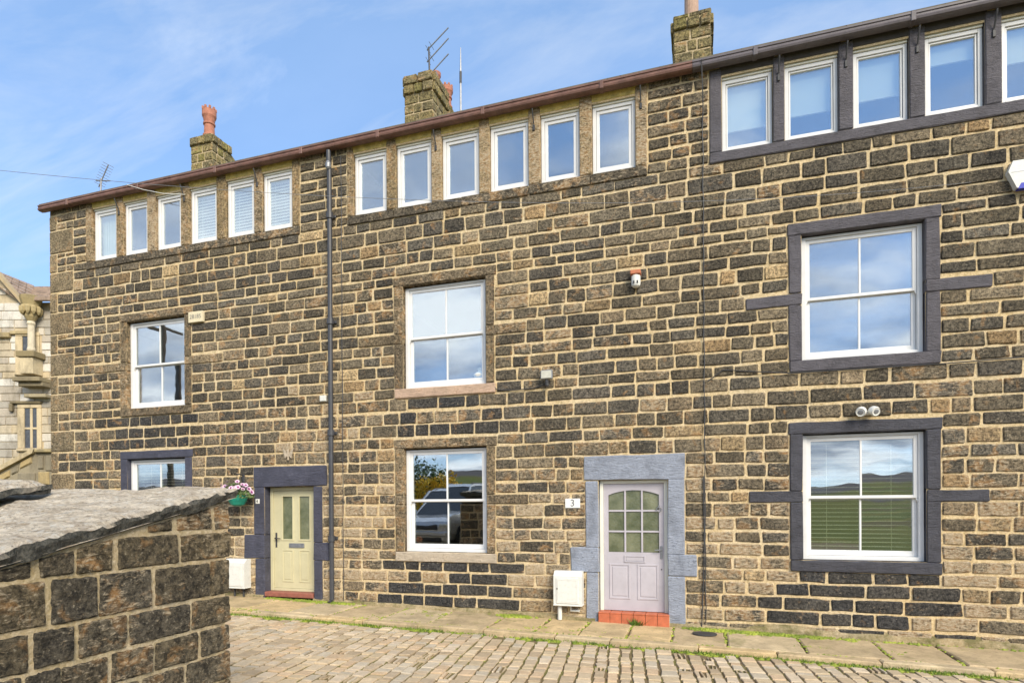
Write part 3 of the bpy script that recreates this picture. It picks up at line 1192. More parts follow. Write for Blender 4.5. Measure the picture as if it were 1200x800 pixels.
def sash_window(k):
    x0, x1, z0, z1, h, tl, tr = OPEN[k]
    y = D + .085
    win = MB().ring(x0 + .004, x1 - .004, z0 + .004, z1 - .02, .062, y, y + .12, wb=.055, wt=.035).obj('window', 'white', HOUSE[h])
    zm = lerp(z0, z1, .495)
    ax0, ax1 = x0 + .067, x1 - .067
    xm = (x0 + x1) / 2
    # upper sash stands in front of the lower one
    MB().ring(ax0, ax1, zm - .018, z1 - .057, .052, y + .022, y + .062, wb=.042, wt=.05) \
        .prism([(ax0, zm - .075), (ax0 + .03, zm - .02), (ax0, zm - .02)], y + .023, y + .058) \
        .prism([(ax1, zm - .075), (ax1, zm - .02), (ax1 - .03, zm - .02)], y + .023, y + .058).obj('sash', 'white', win)
    MB().ring(ax0 + .002, ax1 - .002, z0 + .062, zm + .014, .055, y + .064, y + .104, wb=.075, wt=.04).obj('sash', 'white', win)
    MB().box(xm - .013, xm + .013, y + .028, y + .058, zm + .024, z1 - .106, .004).obj('glazing_bar', 'white', win)
    MB().box(xm - .013, xm + .013, y + .070, y + .100, z0 + .137, zm - .026, .004).obj('glazing_bar', 'white', win)
    for s in (0, 1):
        px0, px1 = (ax0 + .05, xm - .011) if s == 0 else (xm + .011, ax1 - .05)
        pane(px0, px1, zm + .022, z1 - .105, y + .037, win)
        pane(px0, px1, z0 + .135, zm - .024, y + .078, win)
    for q in SUR:
        if q[0] != k:
            continue
        _, kind, a, b_, c, d = q
        if k[0] == 'R':
            stone_piece(kind, a, b_, c, d, 'slate_paint' if k[1] == 'U' else 'slate_paint_low', win, .016 if kind != 'sill' else .03, j=.001, jit=.007)
        elif k == 'LL':
            stone_piece(kind, a, b_, c, d, 'navy_paint', win, .016, j=.001)
        elif kind == 'sill' and k == 'MU':
            stone_piece(kind, a, b_, c, d, 'pink_stone', win, .03)
        elif kind == 'sill' and k == 'ML':
            stone_piece(kind, a, b_, c, d, 'pale_sill', win, .03)
        else:
            stone_piece(kind, a, b_, c, d, 'stone', win, .014 if kind != 'sill' else .03, tint=brown())
    return win


rng = random.Random(3)
WIN = {k: sash_window(k) for k in OPEN}

# ---- attic windows in long mullioned rows
for h in range(3):
    ws = TOPW[h]
    a, b_ = TOPB[h]
    edges = [a] + [v for w in ws for v in w] + [b_]
    wins = []
    for i, (x0, x1) in enumerate(ws):
        y = D + .055
        win = MB().ring(x0 + .003, x1 - .003, TZ0 + .005, TZ1 - .03, .052, y, y + .075, wb=.06).obj('window', 'white', HOUSE[h])
        cw = .048 if h < 2 else .022
        MB().ring(x0 + .06, x1 - .06, TZ0 + .07, TZ1 - .087, cw, y + .018, y + .062, wb=cw + .002).obj('casement', 'white', win)
        pane(x0 + .056 + cw, x1 - .056 - cw, TZ0 + .069 + cw, TZ1 - .083 - cw, y + .036, win)
        MB().box(x0 + .005, x1 - .005, y - .022, y + .1, TZ1 - .027, TZ1 + .03, .004).obj('window_head', 'offwhite', win)
        MB().box(x0 - .03, x1 + .03, D - .002, D + .14, TZ1 + .031, TZ1 + .22, .006).obj('head_strip', 'headyellow' if h < 2 else 'soffit', win)
        wins.append(win)
    for i in range(0, len(edges), 2):
        x0, x1 = edges[i], edges[i + 1]
        stone_piece('mullion', x0, x1, 5.17, 6.40, 'stone' if h < 2 else 'slate_paint', wins[min(i // 2, len(wins) - 1)], .012, .22,
                    tint=(*rng.choice([(.20, .155, .09), (.225, .175, .105), (.15, .12, .08)]), rng.uniform(.2, .5)))
    x = a
    i = 0
    while x < b_ - .1:
        w = min(b_ - x, rng.uniform(.85, 1.3)) if h < 2 else b_ - a
        if b_ - x - w < .4:
            w = b_ - x
        stone_piece('sill', x, x + w, 5.005, 5.17, 'stone' if h < 2 else 'slate_paint', wins[min(i, len(wins) - 1)], .024, .22, tint=(.10, .088, .07, rng.uniform(.1, .3)), j=.004)
        x += w
        i += 1


# ---- doors
def cream_door():
    x0, x1, z0, z1 = DOORS['L']
    y = D + .15
    fr = MB().ring(x0 + .004, x1 - .004, -1.62, z1 - .004, .065, y, y + .09, wb=.05).obj('door', 'cream', HOUSE[0], label='cream panelled front door with two narrow glazed lights')
    a, b_ = x0 + .075, x1 - .075
    zb, zt = -1.565, z1 - .075
    gl = [(-7.60, -7.41), (-7.22, -7.03)]
    leaf = MB()
    yl = y + .02
    leaf.box(a, gl[0][0] - .02, yl, yl + .05, zb, zt)
    leaf.box(gl[1][1] + .02, b_, yl, yl + .05, zb, zt)
    leaf.box(gl[0][0] - .021, gl[1][1] + .021, yl + .001, yl + .049, zb, -.64)
    leaf.box(gl[0][0] - .021, gl[1][1] + .021, yl + .001, yl + .049, .17, zt)
    leaf.box(gl[0][1] + .02, gl[1][0] - .02, yl, yl + .05, -.641, .171)
    leaf.obj('leaf', 'cream', fr)
    for g0, g1 in gl:
        MB().box(g0 - .018, g1 + .018, yl + .018, yl + .03, -.638, .168).obj('pane', 'obscure', fr)
        MB().ring(g0 - .045, g1 + .045, -.668, .195, .03, yl - .012, yl + .004).obj('moulding', 'cream', fr)
        MB().ring(g0 - .03, g1 + .03, -1.45, -.84, .022, yl - .010, yl + .004).box(g0 + .02, g1 - .02, yl - .008, yl + .003, -1.40, -.89, .006).obj('panel', 'cream', fr)
    MB().box(-7.47, -7.13, yl - .016, yl + .002, -.80, -.715, .006).obj('letterbox', 'galv', fr)
    MB().box(a + .035, a + .075, yl - .012, yl + .002, -.80, -.52, .006).tube([(a + .055, yl - .05, -.62), (a + .055, yl - .05, -.625), (a + .18, yl - .05, -.63)], .01).tube(
        [(a + .055, yl, -.62), (a + .055, yl - .05, -.62)], .01).obj('handle', 'iron', fr)
    MB().box(x0 + .01, x1 - .01, D - .03, y + .1, -1.71, -1.622, .008).obj('threshold', 'tile_dark', fr)
    for q in DSUR:
        if q[0] == 'L':
            stone_piece(q[1], *q[2:], 'navy_paint', fr, .016, .26, j=.0015, jit=.007)


def lilac_door():
    x0, x1, z0, z1 = DOORS['M']
    y = D + .085
    fr = MB()
    fr.box(x0 + .003, x0 + .058, y, y + .09, -1.685, z1 - .003, .004)
    fr.box(x1 - .058, x1 - .003, y, y + .09, -1.685, z1 - .003, .004)
    fr.box(x0 + .057, x1 - .057, y + .001, y + .089, z1 - .05, z1 - .003, .004)
    fr = fr.obj('door', 'offwhite', HOUSE[1], label='lilac front door with nine arched glass panes')
    a, b_ = x0 + .061, x1 - .061
    zb, zt = -1.678, z1 - .054
    yl = y + .025
    gx0, gx1, gz0, gz1 = a + .075, b_ - .075, -.765, .205
    leaf = MB()
    leaf.box(a, gx0, yl, yl + .05, zb, zt)
    leaf.box(gx1, b_, yl, yl + .05, zb, zt)
    leaf.box(gx0 - .001, gx1 + .001, yl + .001, yl + .049, zb, gz0)
    arch = [(gx0, zt), (gx0, gz1 - .075)]
    for i in range(1, 12):
        t = i / 12
        arch.append((lerp(gx0, gx1, t), gz1 - .075 + .075 * math.sin(math.pi * t) ** .8))
    arch += [(gx1, gz1 - .075), (gx1, zt)]
    leaf.prism(arch, yl + .001, yl + .049)
    leaf.obj('leaf', 'lilac', fr)
    pw = (gx1 - gx0) / 3
    ph = (gz1 - gz0) / 3
    for i in (1, 2):
        MB().box(gx0 + pw * i - .014, gx0 + pw * i + .014, yl + .004, yl + .046, gz0, gz1 - .004, .004).obj('glazing_bar', 'lilac', fr)
        MB().box(gx0, gx1, yl + .006, yl + .044, gz0 + ph * i - .014, gz0 + ph * i + .014, .004).obj('glazing_bar', 'lilac', fr)
    for i in range(3):
        for j in range(3):
            m = MB().box(gx0 + pw * i + .003, gx0 + pw * (i + 1) - .003, yl + .024, yl + .03, gz0 + ph * j + .003, gz0 + ph * (j + 1) + (-.003 if j < 2 else .0))
            m.v = tilt_pane(m.v, rng.uniform(-.01, .01), rng.uniform(-.01, .01))
            m.obj('pane', 'obscure', fr)
    for p0, p1 in ((a + .085, a + .085 + .325), (b_ - .085 - .325, b_ - .085)):
        MB().ring(p0, p1, -1.50, -.945, .03, yl - .008, yl + .004).box(p0 + .05, p1 - .05, yl - .007, yl + .003, -1.45, -.995, .008).obj('panel', 'lilac', fr)
    MB().ring(-1.17, -.845, -.925, -.815, .022, yl - .012, yl + .004).box(-1.14, -.875, yl - .006, yl + .002, -.90, -.84, .004).obj('letterbox', 'lilac', fr)
    MB().box(b_ - .062, b_ - .025, yl - .012, yl + .002, -.86, -.66, .008).tube([(b_ - .044, yl, -.72), (b_ - .044, yl - .05, -.72), (b_ - .14, yl - .05, -.725)], .009).obj('handle', 'galv', fr)
    MB().tube([(b_ - .075 + .035 * math.cos(t), yl - .02, -.10 + .035 * math.sin(t)) for t in [i * math.pi / 8 for i in range(17)]], .006, 6).box(
        b_ - .085, b_ - .062, yl - .03, yl + .002, -.075, -.03, .005).obj('knocker', 'galv', fr)
    MB().box(b_ - .05, b_ - .035, yl - .008, yl + .002, -1.03, -1.01, .003).obj('keyhole', 'iron', fr)
    # red quarry tile step
    sx0, sx1 = x0 - .005, x1 + .02
    n = 6
    for i in range(n):
        p0, p1 = lerp(sx0, sx1, i / n) + .003, lerp(sx0, sx1, (i + 1) / n) - .003
        MB().box(p0, p1, D - .075, D - .055, -1.925, -1.712, .005).obj('tile', 'tile', fr)
        MB().box(p0, p1, D - .078, y + .1, -1.710, -1.686, .005).obj('tile', 'tile', fr)
    MB().box(sx0, sx1, D - .054, y + .08, -1.95, -1.712).obj('step', 'mortar', fr)
    for q in DSUR:
        if q[0] == 'M':
            stone_piece(q[1], *q[2:], 'blue_paint', fr, .018, .24, j=.0015, jit=.008)


cream_door()
lilac_door()

# ---- eaves, gutters, roofs
GY = D - .17
GU = .093
for h, (a, b_) in enumerate(((XL - .12, XM1 + .0), (XM1 + .0, -.10), (-.10, XR + .05))):
    gm = 'brown_gutter' if h < 2 else 'dark_gutter'
    prof = [(GY, 6.40), (GY, 6.375), (GY + .012, 6.37), (GY + .010, 6.345), (GY - .003, 6.325), (GY + .006, 6.30), (GY + .035, 6.285), (GY + .11, 6.285), (GY + .125, 6.30), (GY + .125, 6.40),
            (GY + .112, 6.40), (GY + .112, 6.31), (GY + .016, 6.31), (GY + .016, 6.40)]
    prof = [(y, z + GU) for y, z in prof]
    n = len(prof)
    V = [(a + .002, y, z) for y, z in prof] + [(b_ - .002, y, z) for y, z in prof]
    F = [(i, i + n, (i + 1) % n + n, (i + 1) % n) for i in range(n)] + [tuple(range(n)), tuple(range(2 * n - 1, n - 1, -1))]
    g = mesh_obj('gutter', V, F, gm, HOUSE[h])
    x = a + 1.72 * .5
    while x < b_:
        MB().box(x - .03, x + .03, GY - .008, GY + .13, 6.278 + GU, 6.405 + GU, .006).obj('gutter_joint', gm, g)
        x += 1.95
    ws = TOPW[h]
    for i in range(len(ws)):
        if i % 2 == (1 if h else 0) or h == 2:
            xm_ = (ws[i][1] + (ws[i + 1][0] if i + 1 < len(ws) else ws[i][1] + .18)) / 2
            MB().tube([(xm_, GY + .05, 6.33), (xm_, GY + .06, 6.30), (xm_, D - .028, 6.14)], .011, 6).box(xm_ - .018, xm_ + .018, D - .035, D - .008, 6.03, 6.12, .004).obj('gutter_bracket', 'iron', g)
    # boarded eaves between gutter and wall
    MB().box(a, b_, GY + .127, D + .14, 6.498, 6.523).box(a, b_, GY + .13, GY + .15, 6.40, 6.497).obj('eaves_board', 'soffit', HOUSE[h])
    ry = D + 4.1
    V, F = [], []
    for x in (a, b_):
        for y, z in ((GY + .03, 6.53), (ry, 8.75), (D + 8.4, 6.53), (D + 8.4, 6.46), (ry, 8.65), (GY + .03, 6.507)):
            V.append((x, y, z))
    F = [(i, i + 6, (i + 1) % 6 + 6, (i + 1) % 6) for i in range(6)] + [(0, 1, 2, 3, 4, 5), (11, 10, 9, 8, 7, 6)]
    mesh_obj('roof', V, F, 'roof', HOUSE[h])

# ---- chimneys: stone stacks with their pots
rng = random.Random(44)


def chimney(house, x0, x1, y0, y1, zt, zb=7.6, mossy=.3):
    core = MB().box(x0 + .02, x1 - .02, y0 + .02, y1 - .02, zb, zt - .02).obj('chimney', 'shed_mortar', house)
    zs_ = []
    z = zb
    while z < zt - .05:
        zs_.append(z)
        z += .235
    for zi, z in enumerate(zs_):
        top = min(z + .235, zt)
        cap = zt - .50 < z < zt - .16
        pr = .05 if cap else 0
        for face in ('f', 'r', 'l'):
            a0, a1 = (x0, x1) if face == 'f' else (y0, y1)
            n = 2 if (zi % 2) else 3
            if face != 'f':
                n = n + 1
            cuts = [a0] + [lerp(a0, a1, (i + rng.uniform(-.15, .15)) / n) for i in range(1, n)] + [a1]
            for c0, c1 in zip(cuts[:-1], cuts[1:]):
                V, F = stone_geo(rng, rect(c0 + .014, c1 - .014, z + .014, top - .014), -.012 - pr, .06 + pr, jit=.008)
                if face == 'f':
                    V = [(x, y0 + .02 + y, zz) for x, y, zz in V]
                elif face == 'r':
                    V = [(x1 - .02 - y, x, zz) for x, y, zz in V]
                else:
                    V = [(x0 + .02 + y, a0 + a1 - x, zz) for x, y, zz in V]
                t = rng.choice([(.19, .165, .085), (.16, .14, .08), (.22, .185, .09), (.20, .18, .07)])
                mesh_obj('stone', V, F, 'stone', core, tint=(*t, rng.uniform(.0, mossy)))
    return core


def crown_pot(parent, cx, cy, z, s=1.0, crown=True, rad=.8):
    m = MB().lathe(cx, cy, [(.19 * s, z), (.19 * s, z + .22 * s), (.215 * s, z + .24 * s), (.215 * s, z + .28 * s), (.18 * s, z + .30 * s), (.165 * s, z + .55 * s),
                            (.20 * s, z + .57 * s), (.20 * s, z + .61 * s), (.17 * s, z + .63 * s), (.20 * s, z + .74 * s), (.235 * s, z + .80 * s), (.235 * s, z + .96 * s), (.15 * s, z + .96 * s), (.14 * s, z + .5 * s)], 18)
    if crown:
        for i in range(9):
            t = 2 * math.pi * i / 9
            x, y = cx + .205 * s * math.cos(t), cy + .205 * s * math.sin(t)
            m.box(x - .035 * s, x + .035 * s, y - .035 * s, y + .035 * s, z + .955 * s, z + 1.04 * s, .01)
    m.v = [(cx + (x - cx) * rad, cy + (y - cy) * rad, zz) for x, y, zz in m.v]
    m.obj('chimney_pot', 'terracotta', parent)


c1 = chimney(HOUSE[0], -13.47, -12.72, 13.1, 13.8, 10.22, mossy=.2)
crown_pot(c1, -13.2, 13.5, 10.15, 1.02, rad=.78)
MB().add([(-13.40, 13.78, 9.0), (-12.74, 13.78, 9.0), (-12.74, 14.5, 9.0), (-13.40, 14.5, 9.0), (-13.40, 13.78, 10.02), (-12.74, 13.78, 10.02), (-12.74, 14.5, 9.62), (-13.40, 14.5, 9.62)], [(0, 1, 5, 4), (1, 2, 6, 5), (2, 3, 7, 6), (3, 0, 4, 7), (4, 5, 6, 7)]).obj('shoulder', 'foot_mortar', c1)
MB().box(-13.42, -12.9, 13.25, 13.75, 10.215, 10.30, .03).obj('flaunching', 'mortar', c1)
c2 = chimney(HOUSE[1], -6.87, -6.10, 13.1, 14.0, 10.42, mossy=.3)
crown_pot(c2, -6.30, 13.72, 10.3, .52, False, rad=1.0)
c2b = chimney(HOUSE[1], -6.80, -6.2, 14.4, 15.1, 10.42, zb=8.2, mossy=.3)
crown_pot(c2b, -6.44, 14.68, 10.38, .74, rad=1.0)
c3 = chimney(HOUSE[2], -.53, .24, 13.1, 14.5, 10.30, mossy=.3)
MB().lathe(-.16, 13.6, [(.15, 10.2), (.145, 11.2), (.14, 11.75), (.175, 11.78), (.175, 11.86), (.12, 11.86), (.11, 11.3)], 18).obj('chimney_pot', 'buff_pot', c3)

# ---- downpipe belongs to the left house
px = -6.36
dp = MB().tube([(px, GY + .06, 6.36), (px, GY + .06, 6.16), (px, D - .09, 6.06), (px, D - .09, -1.70), (px - .01, D - .16, -1.75)], .042, 12).obj('downpipe', 'pipe', HOUSE[0])
for z in (5.2, 3.3, 1.3, -.6):
    MB().tube([(px, D - .09, z - .05), (px, D - .09, z + .05)], .062, 12).box(px - .09, px + .09, D - .045, D - .012, z - .025, z + .025, .005).obj('pipe_bracket', 'pipe', dp)
MB().lathe(px, D - .12, [(.03, 6.02), (.05, 6.05), (.055, 6.12), (.03, 6.17)], 10).obj('pipe_cap', 'galv', dp)

# ------------------------------------------------------------------ things fixed to the front
def venetian(name_label, x0, x1, z0, z1, y, pitch, tilt, mat, hous=None):
    e = empty('venetian_blind', ((x0 + x1) / 2, y, z0), name_label, 'blind', 'slatted blinds behind the glass')
    MB().box(x0, x1, y - .02, y + .02, z1 - .03, z1).obj('headrail', mat, e)
    z = z1 - .05
    c, s = math.cos(tilt), math.sin(tilt)
    w = pitch * .56
    proto = None
    while z > z0:
        if proto is None:
            V = []
            for x in (x0 + .005, x1 - .005):
                for k in (-1, 0, 1):
                    yy, zz = k * w * c, k * w * s + (.002 if k == 0 else 0)
                    V += [(x, y + yy, z + zz), (x, y + yy, z + zz - .0012)]
            F = [(0, 2, 8, 6), (2, 4, 10, 8), (1, 7, 9, 3), (3, 9, 11, 5), (0, 6, 7, 1), (4, 5, 11, 10), (0, 1, 3, 2), (2, 3, 5, 4), (6, 8, 9, 7), (8, 10, 11, 9)]
            proto = mesh_obj('slat', V, F, mat, e)
            base = proto.location.z
            zp = z
        else:
            o = proto.copy()
            o.location.z = base + (z - zp)
            link(o)
        z -= pitch
    for xx in (lerp(x0, x1, .2), lerp(x0, x1, .8)):
        MB().box(xx - .003, xx + .003, y - .002, y + .002, z0, z1 - .03).obj('ladder_cord', mat, e)
    return e


yb = D + .26
venetian('open cream slatted blind behind lower right sash window', 1.44, 2.80, -.72, .86, yb, .060, .14, 'slat')
venetian('slatted blind in half-hidden lower window at far left', -11.23, -9.87, -.72, .86, yb, .060, .16, 'slat')
for i, (x0, x1) in enumerate(TOPW[0]):
    if i >= 3:
        venetian(['white slatted blind in fourth attic window from the left', 'white slatted blind in fifth attic window from the left', 'white slatted blind in sixth attic window from the left'][i - 3],
                 x0 + .07, x1 - .07, TZ0 + .09, TZ1 - .1, D + .16, .058, .95, 'blind')
for i, (x0, x1) in enumerate(TOPW[2]):
    fr = [.30, .36, .40, .74, .55, .3][i]
    zlo = lerp(TZ0 + .1, TZ1 - .1, fr)
    e = empty('roller_blind', ((x0 + x1) / 2, D + .17, zlo), ['white roller blind in the first painted attic window, drawn low', 'white roller blind in second painted attic window',
              'white roller blind in third painted attic window', 'white roller blind rolled up high in fourth painted attic window', 'white roller blind in attic window at right picture edge',
              'white roller blind in attic window beyond right picture edge'][i], 'blind', 'roller blinds in the painted attic')
    MB().box(x0 + .06, x1 - .06, D + .165, D + .169, zlo, TZ1 - .09).obj('fabric', 'blind', e)
    MB().box(x0 + .06, x1 - .06, D + .155, D + .179, zlo - .02, zlo, .004).obj('bottom_bar', 'blind', e)

# net curtain in first attic window of the left house
x0, x1 = TOPW[0][0]
V, F = [], []
for i in range(25):
    x = lerp(x0 + .06, x1 - .06, i / 24)
    yy = D + .19 + .012 * math.sin(i * 1.9)
    V += [(x, yy, TZ0 + .08), (x, yy, TZ1 - .08)]
for i in range(24):
    F.append((2 * i, 2 * i + 2, 2 * i + 3, 2 * i + 1))
o = mesh_obj('net_curtain', V, F, 'blind', label='pale curtain filling the leftmost attic window', cat='curtain')
o.modifiers.new('thickness', 'SOLIDIFY').thickness = .003


def meter_box(x0, x1, z0, z1, label, legs):
    e = empty('meter_box', ((x0 + x1) / 2, D - .1, gz(x0)), label, 'meter box', 'white meter boxes on the front wall')
    y0 = D - .19
    poly = [(y0, z0), (y0, z1 - .075), (y0 + .07, z1), (D - .015, z1), (D - .015, z0)]
    n = len(poly)
    V = [(x0, y, z) for y, z in poly] + [(x1, y, z) for y, z in poly]
    F = [tuple(range(n)), tuple(range(2 * n - 1, n - 1, -1))] + [(i, (i + n), (i + 1) % n + n, (i + 1) % n) for i in range(n)]
    mesh_obj('case', V, F, 'meter', e)
    d = MB().box(x0 + .045, x1 - .045, y0 - .012, y0 - .001, z0 + .04, z1 - .10, .006).obj('lid', 'meter', e)
    MB().ring(x0 + .075, x1 - .075, z0 + .07, z1 - .13, .008, y0 - .017, y0 - .011, bev=.002).obj('rim', 'meter', d)
    MB().box(x0 + .055, x0 + .067, y0 - .018, y0 - .011, (z0 + z1) / 2 - .012, (z0 + z1) / 2 + .012).obj('latch', 'iron', d)
    MB().box(x0 - .006, x1 + .006, y0 - .006, D - .015, z0 + .0, z0 + .018, .004).obj('rim', 'meter', e)
    if legs:
        MB().tube([(x0 + .08, D - .1, gz(x0) + .0), (x0 + .08, D - .1, z0 + .01)], .035, 10).obj('leg', 'meter', e)
        MB().tube([(x1 - .2, D - .06, z0), (x1 - .2, D - .06, z0 - .09), (x1 - .06, D - .06, z0 - .09)], .02, 8).obj('pipe', 'meter', e)
    else:
        MB().tube([(x0 + .15, D - .07, gz(x0)), (x0 + .15, D - .07, z0 + .01)], .02, 8).tube([(x1 - .12, D - .07, gz(x0)), (x1 - .12, D - .07, z0 + .01)], .02, 8).obj('pipe', 'iron', e)


meter_box(-8.72 + .04, -8.20, -1.56, -1.01, 'white meter box beside the cream door, partly behind the shed', False)
meter_box(-2.24, -1.79, -1.60, -1.06, 'white meter box on a leg beside the lilac door', True)


def plaque(x0, x1, z0, z1, txt, size, label, mat, ink, th=.012, rim=False):
    e = MB().box(x0, x1, D - .02 - th, D - .012, z0, z1, .004).obj('plaque', mat, label=label, cat='plaque')
    wall_text(txt, size, (x0 + x1) / 2, D - .021 - th, (z0 + z1) / 2, ink, e, 'lettering')
    return e


plaque(-2.08, -1.84, -.07, .08, '3', .155, 'white house number 3 plate left of the lilac door', 'plaque', 'grey_ink')
plaque(-8.07, -7.985, .035, .125, '4', .085, 'tiny white number tile on dark blue jamb under flowers', 'plaque', 'black', th=.016)
e = plaque(-9.62, -9.27, 3.60, 3.81, '28185', .115, 'small cream lettered plaque beside upper left sash window', 'plaque_cream', 'grey_ink', th=.05)

e = empty('junction_box', (-6.55, D, 1.88), 'tiny white junction box on wall left of the downpipe', 'junction box')
MB().box(-6.62, -6.49, D - .06, D - .004, 1.88, 1.99, .008).obj('case', 'meter', e)
MB().box(-6.61, -6.50, D - .066, D - .061, 1.89, 1.98, .003).obj('lid', 'meter', e)
e = empty('butterfly_ornament', (-7.32, D, .82), 'pale butterfly ornament on wall above the cream door', 'ornament')
for sgn in (-1, 1):
    MB().prism([(-7.32, .93), (-7.32 + sgn * .07, .87), (-7.32 + sgn * .09, .95), (-7.32 + sgn * .11, 1.06), (-7.32 + sgn * .02, .97)][::sgn], D - .045, D - .03).obj('wing', 'pale_sill', e)
MB().tube([(-7.32, D - .04, .84), (-7.32, D - .045, 1.04)], .016, 8).obj('body', 'pale_sill', e)

# wall lamps and sensors
e = empty('floodlight', (-2.35, D, 1.88), 'small square floodlight on wall right of upper middle window', 'floodlight')
MB().box(-2.45, -2.255, D - .13, D - .07, 1.98, 2.13, .012).obj('housing', 'galv', e)
MB().box(-2.435, -2.27, D - .136, D - .129, 1.995, 2.115, .003).obj('lens', 'lens', e)
MB().box(-2.375, -2.325, D - .11, D - .006, 1.92, 1.985, .008).lathe(-2.35, D - .08, [(.02, 1.87), (.032, 1.89), (.032, 1.92), (.02, 1.93)], 10).obj('bracket', 'iron', e)
e = empty('wall_sensor', (-.945, D, 3.29), 'white wall sensor with reddish cap high on middle house', 'sensor')
MB().lathe(-.945, D - .075, [(.035, 3.29), (.062, 3.31), (.07, 3.35), (.068, 3.46), (.06, 3.47)], 16).obj('body', 'meter', e)
MB().box(-1.025, -.87, D - .15, D - .004, 3.475, 3.54, .01).obj('cap', 'brick_red', e)
for s in (-.025, .03):
    MB().box(-.945 + s - .012, -.945 + s + .01, D - .147, D - .13, 3.335, 3.375).obj('slot', 'iron', e)
e = empty('twin_spotlight', (2.155, D, 1.19), 'pair of round white spotlights over lower right window', 'spotlight')
MB().box(2.10, 2.21, D - .04, D - .004, 1.19, 1.25, .01).obj('base', 'meter', e)
for s in (-1, 1):
    prof = [(.02, 0), (.05, .015), (.066, .05), (.066, .10), (.055, .125), (.05, .12)]
    m = MB().lathe(0, 0, prof, 16)
    d = Vector((.30 * s, -.85, -.30)).normalized()
    q = d.to_track_quat('Z', 'Y').to_matrix()
    m.xf(lambda p: Vector((2.155 + .055 * s, D - .05, 1.255)) + q @ p)
    h_ = m.obj('lamp_head', 'meter', e)
    m = MB().lathe(0, 0, [(.035, .122), (.02, .126)], 12)
    m.xf(lambda p: Vector((2.155 + .055 * s, D - .05, 1.255)) + q @ p)
    m.obj('bulb', 'galv', h_)
e = empty('alarm_box', (3.98, D, 3.98), 'white hexagonal burglar alarm box with blue base at right edge', 'alarm')
hexa = [(3.86, 4.00), (4.10, 4.00), (4.20, 4.20), (4.14, 4.35), (3.82, 4.35), (3.77, 4.22)]
MB().prism(hexa, D - .10, D - .006).obj('case', 'meter', e)
MB().prism([(3.80, 4.20), (4.17, 4.20), (4.165, 4.21), (3.805, 4.21)], D - .102, D - .099).obj('seam', 'galv', e)
MB().prism([(3.87, 3.985), (4.09, 3.985), (4.125, 4.055), (3.905, 4.055)], D - .104, D - .02).obj('lens', 'blue_lens', e)

# hanging basket by the cream door
rng = random.Random(8)
bx, by, bz = -8.33, D - .27, .12
e = empty('hanging_basket', (bx, by, bz - .1), 'hanging basket of pale purple petunias in a teal bowl by cream door', 'basket')
MB().lathe(bx + .06, by, [(.05, bz - .13), (.12, bz - .10), (.165, bz - .02), (.185, bz + .08), (.175, bz + .08)], 18).obj('bowl', 'teal', e)
MB().box(bx - .06, bx + .0, D - .03, D - .006, .40, .60, .006).tube([(bx - .03, D - .02, .57), (bx + .0, D - .15, .60), (bx + .05, by, .58)], .012, 6).tube(
    [(bx - .03, D - .02, .42), (bx + .02, D - .15, .58)], .008, 6).tube([(bx + .05, by, .58), (bx + .05, by, .45)], .005, 5).obj('bracket', 'iron', e)
for s in ((-1, -.6), (1, -.6), (0, 1)):
    MB().tube([(bx + .05, by, .46), (bx + .06 + s[0] * .17, by + s[1] * .15, bz + .08)], .004, 5).obj('chain', 'iron', e)
fm = MB()
for i in range(900):
    t = rng.uniform(0, 2 * math.pi)
    p = rng.uniform(0, 1) ** .5
    c = Vector((bx + .02 + .36 * p * math.cos(t), by + .24 * p * math.sin(t), bz + .11 + .22 * (1 - p * p) * rng.random() - .10 * p * rng.random()))
    s = rng.uniform(.018, .034)
    d = Vector((rng.gauss(0, 1), rng.gauss(0, 1), rng.gauss(0, 1))).normalized()
    u_ = d.orthogonal().normalized()
    w_ = d.cross(u_)
    fm.add([c - u_ * s, c - w_ * s * .5, c + u_ * s, c + w_ * s * .5 + d * s * .3], [(0, 1, 2, 3)])
fm.obj('foliage', 'leaf_light', e)
for i in range(40):
    t = rng.uniform(math.pi * .95, math.pi * 2.05)
    p = rng.uniform(.45, 1.05)
    c = Vector((bx + .01 + .36 * p * math.cos(t), by + .25 * p * math.sin(t), bz + .14 + .26 * rng.random() * (1.3 - p) + rng.uniform(-.10, .06)))
    d = (c - Vector((bx, by + .12, bz + .02))).normalized()
    u_ = d.orthogonal().normalized()
    w_ = d.cross(u_)
    r = rng.uniform(.040, .055)
    V = [c - d * .012]
    for k in range(10):
        a_ = 2 * math.pi * k / 10
        rr = r * (1.0 if k % 2 == 0 else .8)
        V.append(c + (u_ * math.cos(a_) + w_ * math.sin(a_)) * rr + d * .006)
    fl = mesh_obj('flower', [tuple(v) for v in V], [(0, 1 + k, 1 + (k + 1) % 10) for k in range(10)], 'petal', e)
    V = [c - d * .008 + d * .012]
    for k in range(7):
        a_ = 2 * math.pi * k / 7
        V.append(c + (u_ * math.cos(a_) + w_ * math.sin(a_)) * r * .42 + d * .006)
    mesh_obj('flower_throat', [tuple(v) for v in V], [(0, 1 + k, 1 + (k + 1) % 7) for k in range(7)], 'petal_eye', fl)

# cables on and in front of the wall
def cable(pts, r, label, mat='iron'):
    return MB().tube(pts, r, 6).obj('cable', mat, label=label, cat='cable')


